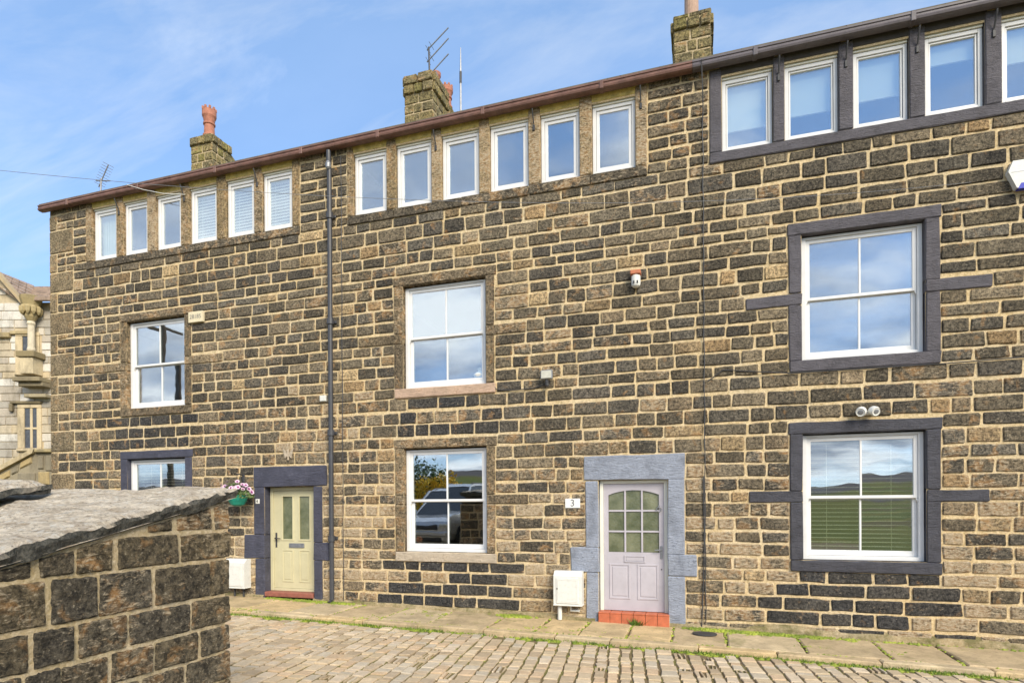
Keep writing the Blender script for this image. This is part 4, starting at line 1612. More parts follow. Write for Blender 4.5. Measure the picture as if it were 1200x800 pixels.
wy = lambda: D - .025
rng = random.Random(2)
cable([(.04 + .006 * math.sin(i * 1.7), D - .028 if i < 38 else D - .06, lerp(-1.78, 6.30, i / 40)) for i in range(39)] + [(.03, GY + .0, 6.38), (.03, GY - .014, 6.46), (.03, GY + .05, 6.52)], .008, 'black cable running down wall from gutter beside the lilac door')
cable([(-.02, D - .03, -1.88), (.0, D - .03, -1.4), (.02, D - .03, -.9), (.025, D - .03, -.3), (.02, D - .03, .4)], .009, 'second black cable joining the long one near pavement')
cable([(-6.16 + .004 * math.sin(i), D - .024, lerp(-1.75, 6.28, i / 30)) for i in range(31)], .006, 'thin grey wire down the wall right of downpipe', 'pipe')
cable([(-3.28, D - .02, 1.98), (-3.24, D - .02, 1.90), (-3.15, D - .022, 1.875), (-2.9, D - .022, 1.862), (-2.6, D - .022, 1.868), (-2.45, D - .022, 1.90), (-2.36, D - .022, 1.95)], .008, 'short wire from upper middle window to floodlight')
cable([(.09, D - .024, 1.80), (.3, D - .022, 1.95), (1.2, D - .04, 1.835), (2.2, D - .04, 1.832), (3.1, D - .022, 1.83), (4.5, D - .022, 1.86)], .008, 'thin wire along wall under upper right window')
A, B = Vector((3.6, D - .02, 4.26)), Vector((-20.5, .28, 7.0))
pts = []
for i in range(61):
    s = -.012 + 1.012 * i / 60
    p = Vector((3.3, 9.3, 0)).lerp(Vector((-20.5, .28, 0)), s)
    k = 6.6 if s < .24 else (4.6 if s < .6 else 4.6 + (s - .6) * 1.5)
    pts.append((p.x, p.y, 3.80 + k * (s - .24) ** 2))
cable(pts, .0028, 'overhead telephone wire sagging across the front of the terrace', 'galv')
cable([(-11.05, GY - .01, 6.50), (-10.6, GY - .02, 6.32), (-10.1, D - .2, 6.16), (-9.72, D - .03, 6.16)], .006, 'pale loose wire under gutter at attic windows', 'meter')

# telegraph pole standing off to the left, mirrored in the windows
e = empty('telegraph_pole', (-20.5, .28, gz(-20.5)), 'tarred telegraph pole left of the terrace, seen mirrored in a window', 'pole')
MB().tube([(-20.5, .28, -2.2), (-20.5, .28, 2.5), (-20.5, .28, 7.6)], .14, 12, rs=[.17, .15, .12]).obj('post', 'pole', e)
MB().box(-20.54, -20.46, -.7, 1.26, 6.9, 7.0, .01).obj('crossarm', 'pole', e)
for k in range(9):
    MB().tube([(-20.66, .28, 1.0 + k * .55), (-20.34, .28, 1.0 + k * .55)], .012, 6).obj('step_iron', 'iron', e)

# television aerials
def aerial(loc, label):
    return empty('television_aerial', loc, label, 'aerial', 'roof aerials')


e = aerial((-6.36, 13.5, 10.2), 'three-armed aerial strapped to the middle chimney')
MB().tube([(-6.36, 13.5, 10.0), (-6.39, 13.5, 11.32)], .022, 8).obj('mast', 'iron', e)
for z, z2 in ((11.29, 11.67), (11.0, 11.41), (10.62, 11.03)):
    a_ = MB().tube([(-6.44, 13.5, z - .04), (-5.86, 13.5, z2)], .017, 6).obj('boom', 'galv', e)
    for k in range(2):
        t = .05 + .16 * k
        p = Vector((-6.44, 13.5, z - .04)).lerp(Vector((-5.86, 13.5, z2)), t)
        MB().tube([p + Vector((-.0, -.14, 0)), p + Vector((.0, .14, 0))], .006, 5).obj('element', 'galv', a_)
MB().tube([(-6.38, 13.5, 10.62), (-6.2, 13.5, 10.68), (-6.15, 13.5, 10.55)], .014, 6).obj('boom', 'galv', e)
e = aerial((-5.95, 14.5, 8.4), 'tall plain mast rising right of the middle chimney')
MB().tube([(-5.96, 14.5, 8.3), (-5.955, 14.5, 11.35), (-5.95, 14.5, 11.93)], .02, 8, rs=[.028, .024, .009]).obj('mast', 'galv', e)
MB().tube([(-5.957, 14.5, 11.0), (-5.955, 14.5, 11.3)], .032, 8).obj('collar', 'iron', e)
s = 9.75 / 11.0
e = aerial((-14.15 * s, 9.75, 6.6), 'small aerial above the brown gutter at the left end')
MB().tube([(-12.55, 9.75, 6.5), (-12.50, 9.75, 7.18)], .018, 8).obj('mast', 'galv', e)
b1 = MB().tube([(-12.58, 9.75, 7.0), (-12.29, 9.75, 7.44)], .012, 6).obj('boom', 'galv', e)
for k in range(9):
    p = Vector((-12.55, 9.75, 7.05)).lerp(Vector((-12.29, 9.75, 7.44)), k / 8)
    MB().tube([p + Vector((-.06, -.08, .03)), p + Vector((.06, .08, -.03))], .005, 5).obj('element', 'galv', b1)
MB().tube([(-12.66, 9.75, 7.15), (-12.24, 9.75, 7.08)], .012, 6).obj('boom', 'galv', e)

# small boiler flue cover by the step, and dark drain lid
m = MB().lathe(.02, D - .42, [(.17, gz(0) + .002), (.17, gz(0) + .018), (.15, gz(0) + .022)], 18)
m.xf(lambda p: Vector((p.x, D - .42 + (p.y - D + .42) * .7, p.z)))
m.obj('drain_cover', 'iron', label='small dark drain cover on pavement right of lilac door', cat='drain')

# ornaments on the sills inside
e = empty('ornament', (-3.62, D + .22, 2.08), 'pale domed ornament inside the upper middle window', 'ornament')
MB().lathe(-3.62, D + .26, [(.03, 2.15), (.10, 2.17), (.12, 2.21), (.07, 2.26), (.03, 2.28), (.045, 2.32), (.01, 2.34)], 14).obj('body', 'blind', e)
MB().box(-3.75, -3.5, D + .22, D + .34, 2.01, 2.15, .01).obj('stand', 'room', e)
e = empty('posy', (-4.80, D + .22, -.8), 'small pink posy inside the lower middle window', 'flower')
MB().lathe(-4.79, D + .25, [(.03, -.80), (.045, -.75), (.03, -.68)], 12).obj('vase', 'blind', e)
fm = MB()
for i in range(60):
    d = Vector((rng.gauss(0, 1), rng.gauss(0, 1), rng.gauss(0, 1))).normalized()
    c = Vector((-4.79, D + .25, -.62)) + d * .06
    u_ = d.orthogonal().normalized() * .022
    w_ = d.cross(u_)
    fm.add([c - u_, c - w_, c + u_, c + w_], [(0, 1, 2, 3)])
fm.obj('bloom', 'brick_red', e)

# ------------------------------------------------------------------ moss and grass along the kerb and joints
rng = random.Random(77)
gm, mm = MB(), MB()


def blade(mb, x, y, z, h, w):
    t = rng.uniform(0, math.pi)
    dx_, dy_ = math.cos(t) * w, math.sin(t) * w
    lx, ly = rng.gauss(0, h * .5), rng.gauss(0, h * .5)
    mb.add([(x - dx_, y - dy_, z), (x + dx_, y + dy_, z), (x + lx, y + ly, z + h)], [(0, 1, 2)])


def clump(mb, x, y, z, r, h):
    """low cushion of moss"""
    n = 7
    V = [(x, y, z + h)]
    for k in range(n):
        a_ = 2 * math.pi * k / n
        q = r * rng.uniform(.6, 1.1)
        V.append((x + q * math.cos(a_) * 1.3, y + q * math.sin(a_), z))
    mb.add(V, [(0, 1 + k, 1 + (k + 1) % n) for k in range(n)])


def dens(x):
    return .5 + .5 * math.sin(x * 2.3 + 1) * math.sin(x * 5.1) + .35 * math.sin(x * .9 + .4)


for i in range(5200):
    x = rng.uniform(-8.6, 6.0)
    if rng.random() > dens(x) + .28:
        continue
    y = KERB - abs(rng.gauss(0, .05))
    z = road_z(x, y)
    blade(gm, x, y, z - .005, rng.uniform(.02, .065), .008)
    if rng.random() < .25:
        clump(mm, x, y + .01, z - .004, rng.uniform(.02, .05), rng.uniform(.012, .035))
for i in range(900):
    x = rng.uniform(-8, 6)
    if rng.random() < dens(x + 3) - .25:
        clump(mm, x, KERB + .178 + rng.gauss(0, .012), gz(x) - .012, rng.uniform(.012, .03), rng.uniform(.012, .022))
for a_ in fj[1:-1]:
    for i in range(26):
        y = rng.uniform(KERB + .18, D - .05)
        if rng.random() < .55:
            clump(mm, a_ + rng.gauss(0, .012), y, gz(a_) - .012, rng.uniform(.012, .028), rng.uniform(.012, .022))
for i in range(2600):
    x = rng.choice((rng.uniform(-.2, 1.6), rng.gauss(.55, .5), rng.uniform(1.2, 4.5), rng.gauss(-2.9, .12), rng.gauss(-6.2, .15), rng.uniform(-7.8, -6.3)))
    if x > 2.0 and rng.random() < .6:
        continue
    if DOORS['M'][0] - .1 < x < DOORS['M'][1] + .2:
        continue
    y = D - .03 - abs(rng.gauss(0, .07 if x < 2 else .03))
    clump(mm, x, y, gz(x) - .004, rng.uniform(.012, .04), rng.uniform(.01, .035))
    if rng.random() < .3:
        blade(gm, x, y, gz(x) - .004, rng.uniform(.02, .05), .006)
for i in range(1500):
    x = rng.uniform(-8, 4.5)
    y = KERB - abs(rng.gauss(0, .9)) - .1
    if noise.noise(Vector((x * .9, y * .9, 4))) > .12:
        clump(mm, x, y, road_z(x, y) - .012, rng.uniform(.012, .03), rng.uniform(.012, .020))
for i in range(260):
    x, y = rng.uniform(-8, 5.5), KERB + rng.uniform(.0, 1.2)
    if noise.noise(Vector((x * 1.7, y * 2.5, 9))) > .22:
        for k in range(5):
            clump(mm, x + rng.gauss(0, .05), y + rng.gauss(0, .03), gz(x) - .006, rng.uniform(.008, .022), rng.uniform(.008, .016))
for i in range(40):
    x, y = rng.gauss(-.98, .05), D - .10 - abs(rng.gauss(0, .02))
    blade(gm, x, y, gz(x), rng.uniform(.06, .12), .014)
gm.obj('kerb_grass', 'grass', label='short green grass growing along the kerb', cat='grass', kind='stuff')
mm.obj('moss', 'moss', label='yellow-green moss in pavement joints and at wall foot', cat='moss', kind='stuff')

# mortar fillet and rubble at the wall foot
rng = random.Random(13)
V, F = [], []
n = 150
for i in range(n + 1):
    x = lerp(XL, XR, i / n)
    g = gz(x)
    hgt = .05 + .05 * noise.noise(Vector((x * 1.3, 2, 0))) + (.05 if x > .6 else 0)
    V += [(x, D - .055 - .03 * noise.noise(Vector((x * 2, 5, 0))), g - .02), (x, D - .035, g + hgt * .5 + .01), (x, D + .004, g + hgt + .02)]
for i in range(n):
    xm_ = lerp(XL, XR, (i + .5) / n)
    if any(d[0] - .0 < xm_ < d[1] for d in DOORS.values()):
        continue
    a_ = 3 * i
    F += [(a_, a_ + 3, a_ + 4, a_ + 1), (a_ + 1, a_ + 4, a_ + 5, a_ + 2)]
mesh_obj('wall_fillet', V, F, 'foot_mortar', PAVE)

# ------------------------------------------------------------------ the low stone outbuilding in the left foreground
XW, YE = -3.476, 3.72
rng = random.Random(31)
SHED = empty('stone_outbuilding', (-5.0, 2.0, gz(-5)), 'low stone outbuilding with sloping rough slab roof in left foreground', 'outbuilding')


def slab_top(y):
    return -.21 + (y - 2.15) * .222


def slab_bot(y):
    return slab_top(y) - .095


m = MB()
zb = -2.2
xa, xb, ya, yb_ = -6.3, XW - .02, -1.5, YE - .02
P = [(xa, ya), (xb, ya), (xb, yb_), (xa, yb_)]
V = [(x, y, zb) for x, y in P] + [(x, y, slab_bot(y) - .012) for x, y in P]
m.add(V, [(0, 1, 5, 4), (1, 2, 6, 5), (2, 3, 7, 6), (3, 0, 4, 7), (4, 5, 6, 7)])
m.obj('wall', 'shed_mortar', SHED)
SHT = [(.092, .080, .060), (.105, .090, .064), (.084, .076, .062), (.120, .10, .067), (.098, .087, .067)]
rows = {
    (-.405, -.19): [(1.6, 1.95), (2.0, 2.30), (2.36, 2.53), (2.57, 2.77), (2.83, 3.26), (3.30, 3.74)],
    (-.68, -.405): [(1.6, 1.85), (1.9, 2.37), (2.42, 2.675), (2.71, 3.05), (3.10, 3.535), (3.57, 3.73)],
    (-.905, -.68): [(1.55, 1.8), (1.85, 2.285), (2.33, 2.53), (2.58, 2.865), (2.90, 3.355), (3.39, 3.73)],
    (-1.115, -.905): [(1.5, 1.9), (1.95, 2.25), (2.29, 2.45), (2.48, 2.735), (2.78, 3.05), (3.09, 3.43), (3.47, 3.73)],
    (-1.33, -1.115): [(1.4, 1.75), (1.8, 2.2), (2.25, 2.6), (2.65, 2.95), (3.0, 3.3), (3.34, 3.73)],
    (-1.56, -1.33): [(1.4, 1.9), (1.95, 2.3), (2.35, 2.8), (2.85, 3.2), (3.25, 3.5), (3.54, 3.73)],
    (-1.80, -1.56): [(1.4, 1.8), (1.85, 2.4), (2.45, 2.75), (2.8, 3.3), (3.35, 3.73)],
}


def shed_stone(c, tint):
    V, F = stone_geo(rng, c, -.004, .10, bulge=.006, e=.010, jit=.006, nx=12, nz=8, disp=.012, rc=.3)
    V = [(XW - .012 - y, x, z) for x, y, z in V]
    mesh_obj('stone', V, F, 'stone', SHED, tint=tint)


for (z0, z1), sp in rows.items():
    for y0, y1 in sp:
        zt0, zt1 = min(z1, slab_bot(y0) - .02), min(z1, slab_bot(y1) - .02)
        if zt0 - z0 < .03 and zt1 - z0 < .05:
            continue
        zt0 = max(zt0, z0 + .05)
        t = rng.choice(SHT)
        shed_stone(((y0 - .008, z0 + .013), (y1 + .008, z0 + .013), (y1 + .008, zt1 - .012), (y0 - .008, zt0 - .012)), (*t, rng.uniform(.04, .26)))
# wedge stones under the slab
for y0, y1 in ((2.16, 2.50), (2.86, 3.0), (3.04, 3.22), (3.26, 3.56), (3.60, 3.74)):
    b0 = -.172 if y0 > 2.6 else -.39
    t0, t1 = slab_bot(y0) - .025, slab_bot(y1) - .025
    if t1 - b0 < .04 or y0 < 2.6:
        continue
    t = rng.choice(SHT)
    shed_stone(((y0, b0), (y1, b0), (y1, t1), (y0, max(t0, b0 + .03))), (*t, rng.uniform(.1, .35)))
# end face, which the windows mirror
zs_ = [-1.85, -1.6, -1.36, -1.115, -.905, -.68, -.405, -.19, .02]
for z0, z1 in zip(zs_[:-1], zs_[1:]):
    x = xa
    while x < XW - .05:
        w = rng.uniform(.22, .5)
        if XW - x - w < .2:
            w = XW - x
        V, F = stone_geo(rng, rect(x + .02, x + w - .02, z0 + .02, z1 - .02), -.006, .08, bulge=.012)
        V = [(xa + XW - px_, YE - .014 - y, z) for px_, y, z in V]
        mesh_obj('stone', V, F, 'stone', SHED, tint=(*rng.choice(SHT), rng.uniform(.1, .5)))
        x += w


def rough_slab(x0, x1, y0, y1, topf, th, seed, name='roof_slab', nx=64, ny=70, droop=.022, dw=.05):
    off = seed * 13.7
    V = []

    def edge(a, k):
        return .030 * noise.fractal(Vector((a * 3.1 + off, k, 0)), 1.0, 2.0, 4) + .012 * noise.noise(Vector((a * 17 + off, k, 1)))

    n = (nx + 1) * (ny + 1)
    for layer in range(3):
        for j in range(ny + 1):
            for i in range(nx + 1):
                u_, v_ = i / nx, j / ny
                X = lerp(x0, x1, u_)
                Y = lerp(y0, y1, v_)
                X += lerp(edge(Y, 1), edge(Y, 5), u_)
                Y += lerp(edge(X, 9), edge(X, 13), v_)
                bord = i in (0, nx) or j in (0, ny)
                if layer == 0:
                    z = topf(Y) + .024 * noise.fractal(Vector((X * 2.2 + off, Y * 5.5, 0)), .9, 2.1, 7) + .007 * noise.noise(Vector((X * 6, Y * 22 + off, 2))) + .007 * noise.fractal(Vector((X * 19, Y * 26 + off, 6)), .8, 2.0, 3)
                    d = min(u_ * (x1 - x0), (1 - u_) * (x1 - x0), v_ * (y1 - y0), (1 - v_) * (y1 - y0))
                    z -= droop * max(0, 1 - d / dw) ** 2
                    V.append((X, Y, z))
                elif layer == 1:
                    V.append(None if not bord else (X + .014 * (1 if i == nx else (-1 if i == 0 else 0)) * noise.noise(Vector((Y * 9, off, 3))) * 2, Y,
                                                   topf(Y) - th * (.5 + .25 * noise.noise(Vector((X * 5, Y * 6, off))))))
                else:
                    V.append(None if not bord else (X - .025 * (1 if i == nx else (-1 if i == 0 else 0)), Y, topf(Y) - th * (1.0 + .35 * noise.noise(Vector((X * 4 + 7, Y * 5, off))))))
    idx = {}
    W = []
    for k, v in enumerate(V):
        if v is not None:
            idx[k] = len(W)
            W.append(v)
    F = []
    for j in range(ny):
        for i in range(nx):
            a_ = j * (nx + 1) + i
            F.append((idx[a_], idx[a_ + 1], idx[a_ + nx + 2], idx[a_ + nx + 1]))
    per = [i for i in range(nx + 1)] + [j * (nx + 1) + nx for j in range(1, ny + 1)] + [ny * (nx + 1) + i for i in range(nx - 1, -1, -1)] + [j * (nx + 1) for j in range(ny - 1, 0, -1)]
    m_ = len(per)
    for L in range(2):
        for i in range(m_):
            a_, b2 = per[i] + L * n, per[(i + 1) % m_] + L * n
            F.append((idx[a_], idx[a_ + n], idx[b2 + n], idx[b2]))
    F.append(tuple(idx[p + 2 * n] for p in per)[::-1])
    return mesh_obj(name, W, F, 'slab', SHED)


rough_slab(-5.60, XW + .035, .9, 3.79, slab_top, .095, 1, nx=110, ny=130)
rough_slab(-6.5, -4.99, 2.2, 3.47, lambda y: slab_top(y) + .165, .12, 2, nx=60, ny=48, droop=.085, dw=.13)
rough_slab(-6.5, -5.62, -1.2, 2.25, lambda y: slab_top(y) + .12, .10, 3, nx=20, ny=30)
rough_slab(-5.58, XW + .03, -1.7, .92, lambda y: slab_top(y) - .02, .095, 4, nx=24, ny=30)

# ------------------------------------------------------------------ the pale stone hall beyond the left end of the terrace
HR = _R.copy()
HO = Vector((-24.9, 17.26, 0))


def hall(p, off=0.0):
    """x along the hall front, y into it"""
    return HO + HR * p.x + _F * p.y + Vector((0, 0, p.z))


HALL = empty('stone_hall', (HO.x, HO.y, -2.4), 'pale sandstone gabled hall with mullioned windows behind terrace at far left', 'building')
rng = random.Random(17)
S = 24 / 700.0


def hx(px_):
    return (px_ - 60) * S


def hzz(py):
    return (593.6 - py) * S


ob2 = [(hx(20), hx(45), hzz(437), hzz(392)), (hx(22), hx(47), hzz(526), hzz(474))]


def rake(x):
    """height of the gable at hall x"""
    return hzz(362) + (hx(34) - x) * (40 / 34.0)


m = MB()
m.add([(hx(-320), 0.03, -3), (hx(110), .03, -3), (hx(110), .03, hzz(354)), (hx(34), .03, hzz(354)), (hx(34), .03, hzz(362)), (hx(-90), .03, rake(hx(-90))), (hx(-214), .03, hzz(362)), (hx(-320), .03, hzz(362))],
      [(0, 1, 2, 3, 4, 5, 6, 7)])
m.xf(hall).obj('wall', 'hall', HALL, tint=(.48, .40, .27, 1))
HT = [(.56, .51, .43), (.60, .57, .51), (.48, .41, .30), (.63, .60, .54), (.43, .38, .31), (.52, .43, .29), (.38, .35, .30)]
z = -2.6
while z < hzz(325):
    hgt = rng.uniform(.26, .36)
    x = hx(-75) + rng.uniform(-.3, 0)
    while x < hx(75):
        w = rng.uniform(.45, 1.0)
        zt = z + hgt
        cx_, cz_ = x + w / 2, (z + zt) / 2
        ok = not any(o_[0] - .0 < x + w and o_[1] > x and o_[2] < zt and o_[3] > z for o_ in ob2)
        if not ok:
            for o_ in ob2:
                if o_[2] < zt and o_[3] > z:
                    if x < o_[0] - .15 < x + w:
                        w = o_[0] - x
                        ok = True
                    elif x < o_[1] < x + w - .15:
                        w = x + w - o_[1]
                        x = o_[1]
                        ok = True
        lim = rake(x + w) if x + w < hx(34) else hzz(356)
        if ok and zt < lim - .05:
            V, F = stone_geo(rng, rect(x + .012, x + w - .012, z + .012, zt - .012), 0.0, .05, bulge=.012, e=.02)
            V = [tuple(hall(Vector(v))) for v in V]
            mesh_obj('stone', V, F, 'hall', HALL, tint=(*rng.choice(HT), 1))
        x += w
    z += hgt


def hbox(name, x0, x1, y0, y1, z0, z1, mat='hall', t=(.52, .42, .26), bev=.02, parent=None):
    m = MB().box(x0, x1, y0, y1, z0, z1, bev).xf(hall)
    return m.obj(name, mat, parent or HALL, tint=(*t, 1))


# windows
for (wx0, wx1, wz0, wz1, tr_) in ((hx(22), hx(44), hzz(436), hzz(394), hzz(418)), (hx(24), hx(46), hzz(525), hzz(478), hzz(502))):
    w_ = hbox('window', wx0, wx1, -.01, .028, wz0, wz1, 'lead', bev=0)
    t = (.56, .46, .30)
    hbox('jamb', wx0 - .1, wx0 + .18, -.06, .06, wz0, wz1, t=t, parent=w_)
    hbox('jamb', wx1 - .08, wx1 + .1, -.06, .06, wz0, wz1, t=t, parent=w_)
    hbox('mullion', (wx0 + wx1) / 2 + .02, (wx0 + wx1) / 2 + .12, -.05, .06, wz0, wz1, t=t, parent=w_)
    hbox('transom', wx0 + .1, wx1 - .08, -.045, .06, tr_ - .04, tr_ + .05, t=t, parent=w_)
    hbox('head', wx0 - .1, wx1 + .1, -.065, .06, wz1, wz1 + .16, t=t, parent=w_)
    hbox('sill', wx0 - .12, wx1 + .12, -.10, .06, wz0 - .12, wz0, t=t, parent=w_)
hbox('hood_mould', hx(14), hx(50), -.14, .02, hzz(473), hzz(470), t=(.22, .18, .11))
hbox('hood_mould', hx(13), hx(17), -.14, .02, hzz(482), hzz(473) - .004, t=(.22, .18, .11))
hbox('string_course', hx(-75), hx(14), -.16, .02, hzz(396), hzz(390), t=(.34, .27, .15))
hbox('string_course', hx(14) + .004, hx(42), -.12, .02, hzz(392), hzz(388), t=(.40, .32, .18))
# angle column with carved capital and corbels
colm = MB()
cxh, cyh = hx(44), -.30
colm.lathe(cxh, cyh, [(.13, hzz(414)), (.15, hzz(412)), (.12, hzz(409)), (.115, hzz(384)), (.15, hzz(382)), (.12, hzz(379))], 14)
COLM = colm.xf(hall).obj('column', 'hall', HALL, tint=(.60, .53, .40, 1))
MB().lathe(cxh, cyh, [(.13, hzz(379)), (.22, hzz(374)), (.20, hzz(370)), (.32, hzz(364)), (.30, hzz(361)), (.36, hzz(355)), (.38, hzz(351)), (.3, hzz(350))], 10).xf(hall).obj('capital', 'hall', COLM, tint=(.34, .27, .14, 1))
for k in range(10):
    a_ = 2 * math.pi * k / 10
    MB().lathe(cxh + .3 * math.cos(a_), cyh + .3 * math.sin(a_), [(.02, hzz(372)), (.08, hzz(369)), (.09, hzz(364)), (.03, hzz(362))], 6).xf(hall).obj('leaf_carving', 'hall', COLM, tint=(.40, .32, .17, 1))
hbox('pedestal', hx(36), hx(51), -.55, .0, hzz(441), hzz(422), t=(.56, .47, .31), parent=COLM)
hbox('pedestal_cap', hx(33), hx(54), -.62, .0, hzz(422) + .004, hzz(415), t=(.25, .2, .11), parent=COLM)
hbox('corbel', hx(30), hx(61), -.66, .0, hzz(450), hzz(445), t=(.28, .23, .14), parent=COLM)
hbox('corbel', hx(33), hx(61), -.5, .0, hzz(455), hzz(450) - .004, t=(.24, .20, .13), parent=COLM)
hbox('corbel', hx(36), hx(61), -.36, .0, hzz(467), hzz(463), t=(.34, .29, .19), parent=COLM)
# roofs: gabled wing and a lower range behind
rf = MB()
apx = hx(-90)
for k in range(9):
    d0, d1 = k * .42, (k + 1) * .42
# wing slope running back to the valley with the lower range


def hp(px_, py, d):
    k = (24 + d) / 24
    return Vector(((px_ - 600) / 700 * (24 + d) + 540 * 24 / 700, d, hzz(py) * k))


QA, QB, QC, QE = hp(36, 361, -.14), hp(-60, 298, -.14), hp(41, 335, 3.5), hp(46, 352, .1)
QB2 = hp(-60, 294, 3.5)
wing = MB().add([QA, QB, QB2, QC, QE], [(0, 3, 2, 1), (0, 4, 3)])
WING = wing.xf(hall).obj('roof', 'hallroof', HALL)
for i in range(7):
    for j in range(12):
        u0, u1, v0, v1 = j / 12, (j + .94) / 12, i / 7, (i + 1.15) / 7
        q = [QA.lerp(QB, u).lerp(QC.lerp(QB2, u), min(1, v)) for u, v in ((u0, v0), (u1, v0), (u1, v1), (u0, v1))]
        up = Vector((0, -.02, .05))
        MB().add([q[0] + up, q[1] + up, q[2] + up * .4, q[3] + up * .4, q[0], q[1]], [(0, 3, 2, 1), (0, 1, 5, 4)]).xf(hall).obj('slate', 'hallroof', WING)
rz = rake(hx(-90))
MB().prism([(hx(34), hzz(362)), (hx(37), hzz(361)), (apx, rz + .16), (apx, rz - .05)], -.22, .05).xf(hall).obj('gable_coping', 'hall', HALL, tint=(.42, .33, .2, 1))
low = MB()
LT = hp(60, 336, 2.6).z
LX = hp(41, 336, 2.6).x
low.add([(hx(44), -.35, hzz(354)), (hx(110), -.35, hzz(354)), (hx(110), 2.6, LT), (LX, 2.6, LT)], [(0, 1, 2, 3)])
LOW = low.xf(hall).obj('roof', 'hallroof', HALL)
for k in range(10):
    t0, t1 = k / 10, (k + 1.2) / 10
    x = lerp(hx(44), LX, t0)
    while x < hx(60):
        w = rng.uniform(.3, .55)
        y0_, y1_ = lerp(-.38, 2.6, t0), lerp(-.38, 2.6, min(1, t1))
        z0_, z1_ = lerp(hzz(354), LT, t0), lerp(hzz(354), LT, min(1, t1))
        MB().add([(x, y0_, z0_ + .06), (x + w - .02, y0_, z0_ + .06), (x + w - .02, y1_, z1_ + .02), (x, y1_, z1_ + .02), (x, y0_, z0_ + .01), (x + w - .02, y0_, z0_ + .01)],
                 [(0, 1, 2, 3), (4, 5, 1, 0)]).xf(hall).obj('slate', 'hallroof', LOW)
        x += w
hbox('gutter', hx(40), hx(110), -.5, -.36, hzz(357), hzz(352), 'hallroof', bev=.02)
# side and back so that the hall stands as a building
hb = MB().add([(hx(110), .03, -3), (hx(110), 8, -3), (hx(110), 8, hzz(354)), (hx(110), .03, hzz(354)), (hx(-320), .03, -3), (hx(-320), 8, -3), (hx(-320), 8, hzz(362)), (hx(-320), .03, hzz(362))],
              [(0, 1, 2, 3), (5, 4, 7, 6), (1, 5, 6, 2)])
hb.xf(hall).obj('rear_wall', 'hall', HALL, tint=(.5, .42, .3, 1))

# stair parapet in front of the hall
SO = Vector((-19.73, 13.66, 0))


def stair(p):
    return SO + HR * p.x + _F * p.y + Vector((0, 0, p.z))


S2 = 19 / 700.0


def sx_(px_):
    return (px_ - 60) * S2


def sz_(py):
    return (593.6 - py) * S2


STAIR = empty('stair_parapet', (SO.x, SO.y, -2.2), 'mossy stone stair parapet with raking coping in front of the hall', 'parapet')
m = MB().prism([(sx_(-90), -2.4), (sx_(70), -2.4), (sx_(70), sz_(530)), (sx_(42), sz_(530)), (sx_(-90), sz_(598))], .02, .45)
m.xf(stair).obj('wall', 'hall', STAIR, tint=(.30, .26, .18, 1))
cp = MB().prism([(sx_(-90), sz_(600)), (sx_(41), sz_(531)), (sx_(43), sz_(526)), (sx_(41), sz_(525.5)), (sx_(-90), sz_(594))], -.12, .5)
cp.xf(stair).obj('coping', 'hall', STAIR, tint=(.46, .38, .24, 1))
MB().box(sx_(43) + .004, sx_(72), -.12, .5, sz_(530), sz_(526), .02).xf(stair).obj('coping', 'hall', STAIR, tint=(.42, .34, .18, 1))
rng = random.Random(4)
for px0, px1, py0, py1, sl in ((-5, 12, 566, 556, 1), (13, 22, 556, 549, 1), (23, 38, 549, 538, 1), (44, 52, 550, 533, 0), (53, 64, 552, 533, 0), (44, 58, 568, 552, 0), (20, 42, 566, 553, 0), (0, 18, 582, 568, 0), (20, 40, 582, 568, 0), (44, 62, 584, 570, 0), (0, 30, 600, 584, 0), (32, 60, 600, 586, 0)):
    x0_, x1_ = sx_(px0) + .015, sx_(px1) - .015
    dr = (x1_ - x0_) * .52 if sl else 0
    z0_, z1_ = sz_(py0) + .015, sz_(py1) - .015
    if sl:
        c = ((x0_, z0_ - .02), (x1_, z0_ + dr - .02), (x1_, z0_ + dr + .19), (x0_, z0_ + .19))
    else:
        c = rect(x0_, x1_, z0_, z1_)
    V, F = stone_geo(rng, c, -.01, .08, bulge=.03, e=.03)
    V = [tuple(stair(Vector(v))) for v in V]
    mesh_obj('stone', V, F, 'hall', STAIR, tint=(*rng.choice([(.40, .31, .16), (.30, .26, .18), (.44, .37, .24), (.24, .21, .15)]), 1))

# ------------------------------------------------------------------ behind the photographer: what the windows mirror
rng = random.Random(90)


def bush(name, label, x, y, rx_, rz_, nleaf, mats, base, fl=0.0):
    e = empty(name, (x, y, base), label, 'bush')
    tr = MB()
    for k in range(5):
        a_ = 2 * math.pi * k / 5
        tr.tube([(x, y, base - .2), (x + .3 * rx_ * math.cos(a_), y + .3 * rx_ * math.sin(a_), base + rz_ * .6), (x + .6 * rx_ * math.cos(a_), y + .6 * rx_ * math.sin(a_), base + rz_ * 1.2)], .05, 6, rs=[.07, .05, .02])
    tr.obj('stem', 'bark', e)
    lm, ym = MB(), MB()
    for i in range(nleaf):
        d = Vector((rng.gauss(0, 1), rng.gauss(0, 1), rng.gauss(0, 1))).normalized()
        rr = rng.uniform(.55, 1.0) * (1 + .28 * noise.noise(d * 2.3 + Vector((x, 0, 0))))
        c = Vector((x + d.x * rx_ * rr, y + d.y * rx_ * rr, base + rz_ * .9 + d.z * rz_ * rr))
        s = rng.uniform(.05, .11)
        q = Vector((rng.gauss(0, 1), rng.gauss(0, 1), rng.gauss(0, 1))).normalized()
        u_ = q.orthogonal().normalized() * s
        w_ = q.cross(u_) * .6
        (ym if (rng.random() < fl and noise.noise(c * 1.4) > -.5) else lm).add([c - u_, c - w_, c + u_, c + w_], [(0, 1, 2, 3)])
    lm.obj('foliage', mats[0], e)
    if ym.v:
        ym.obj('blossom', mats[1], e)


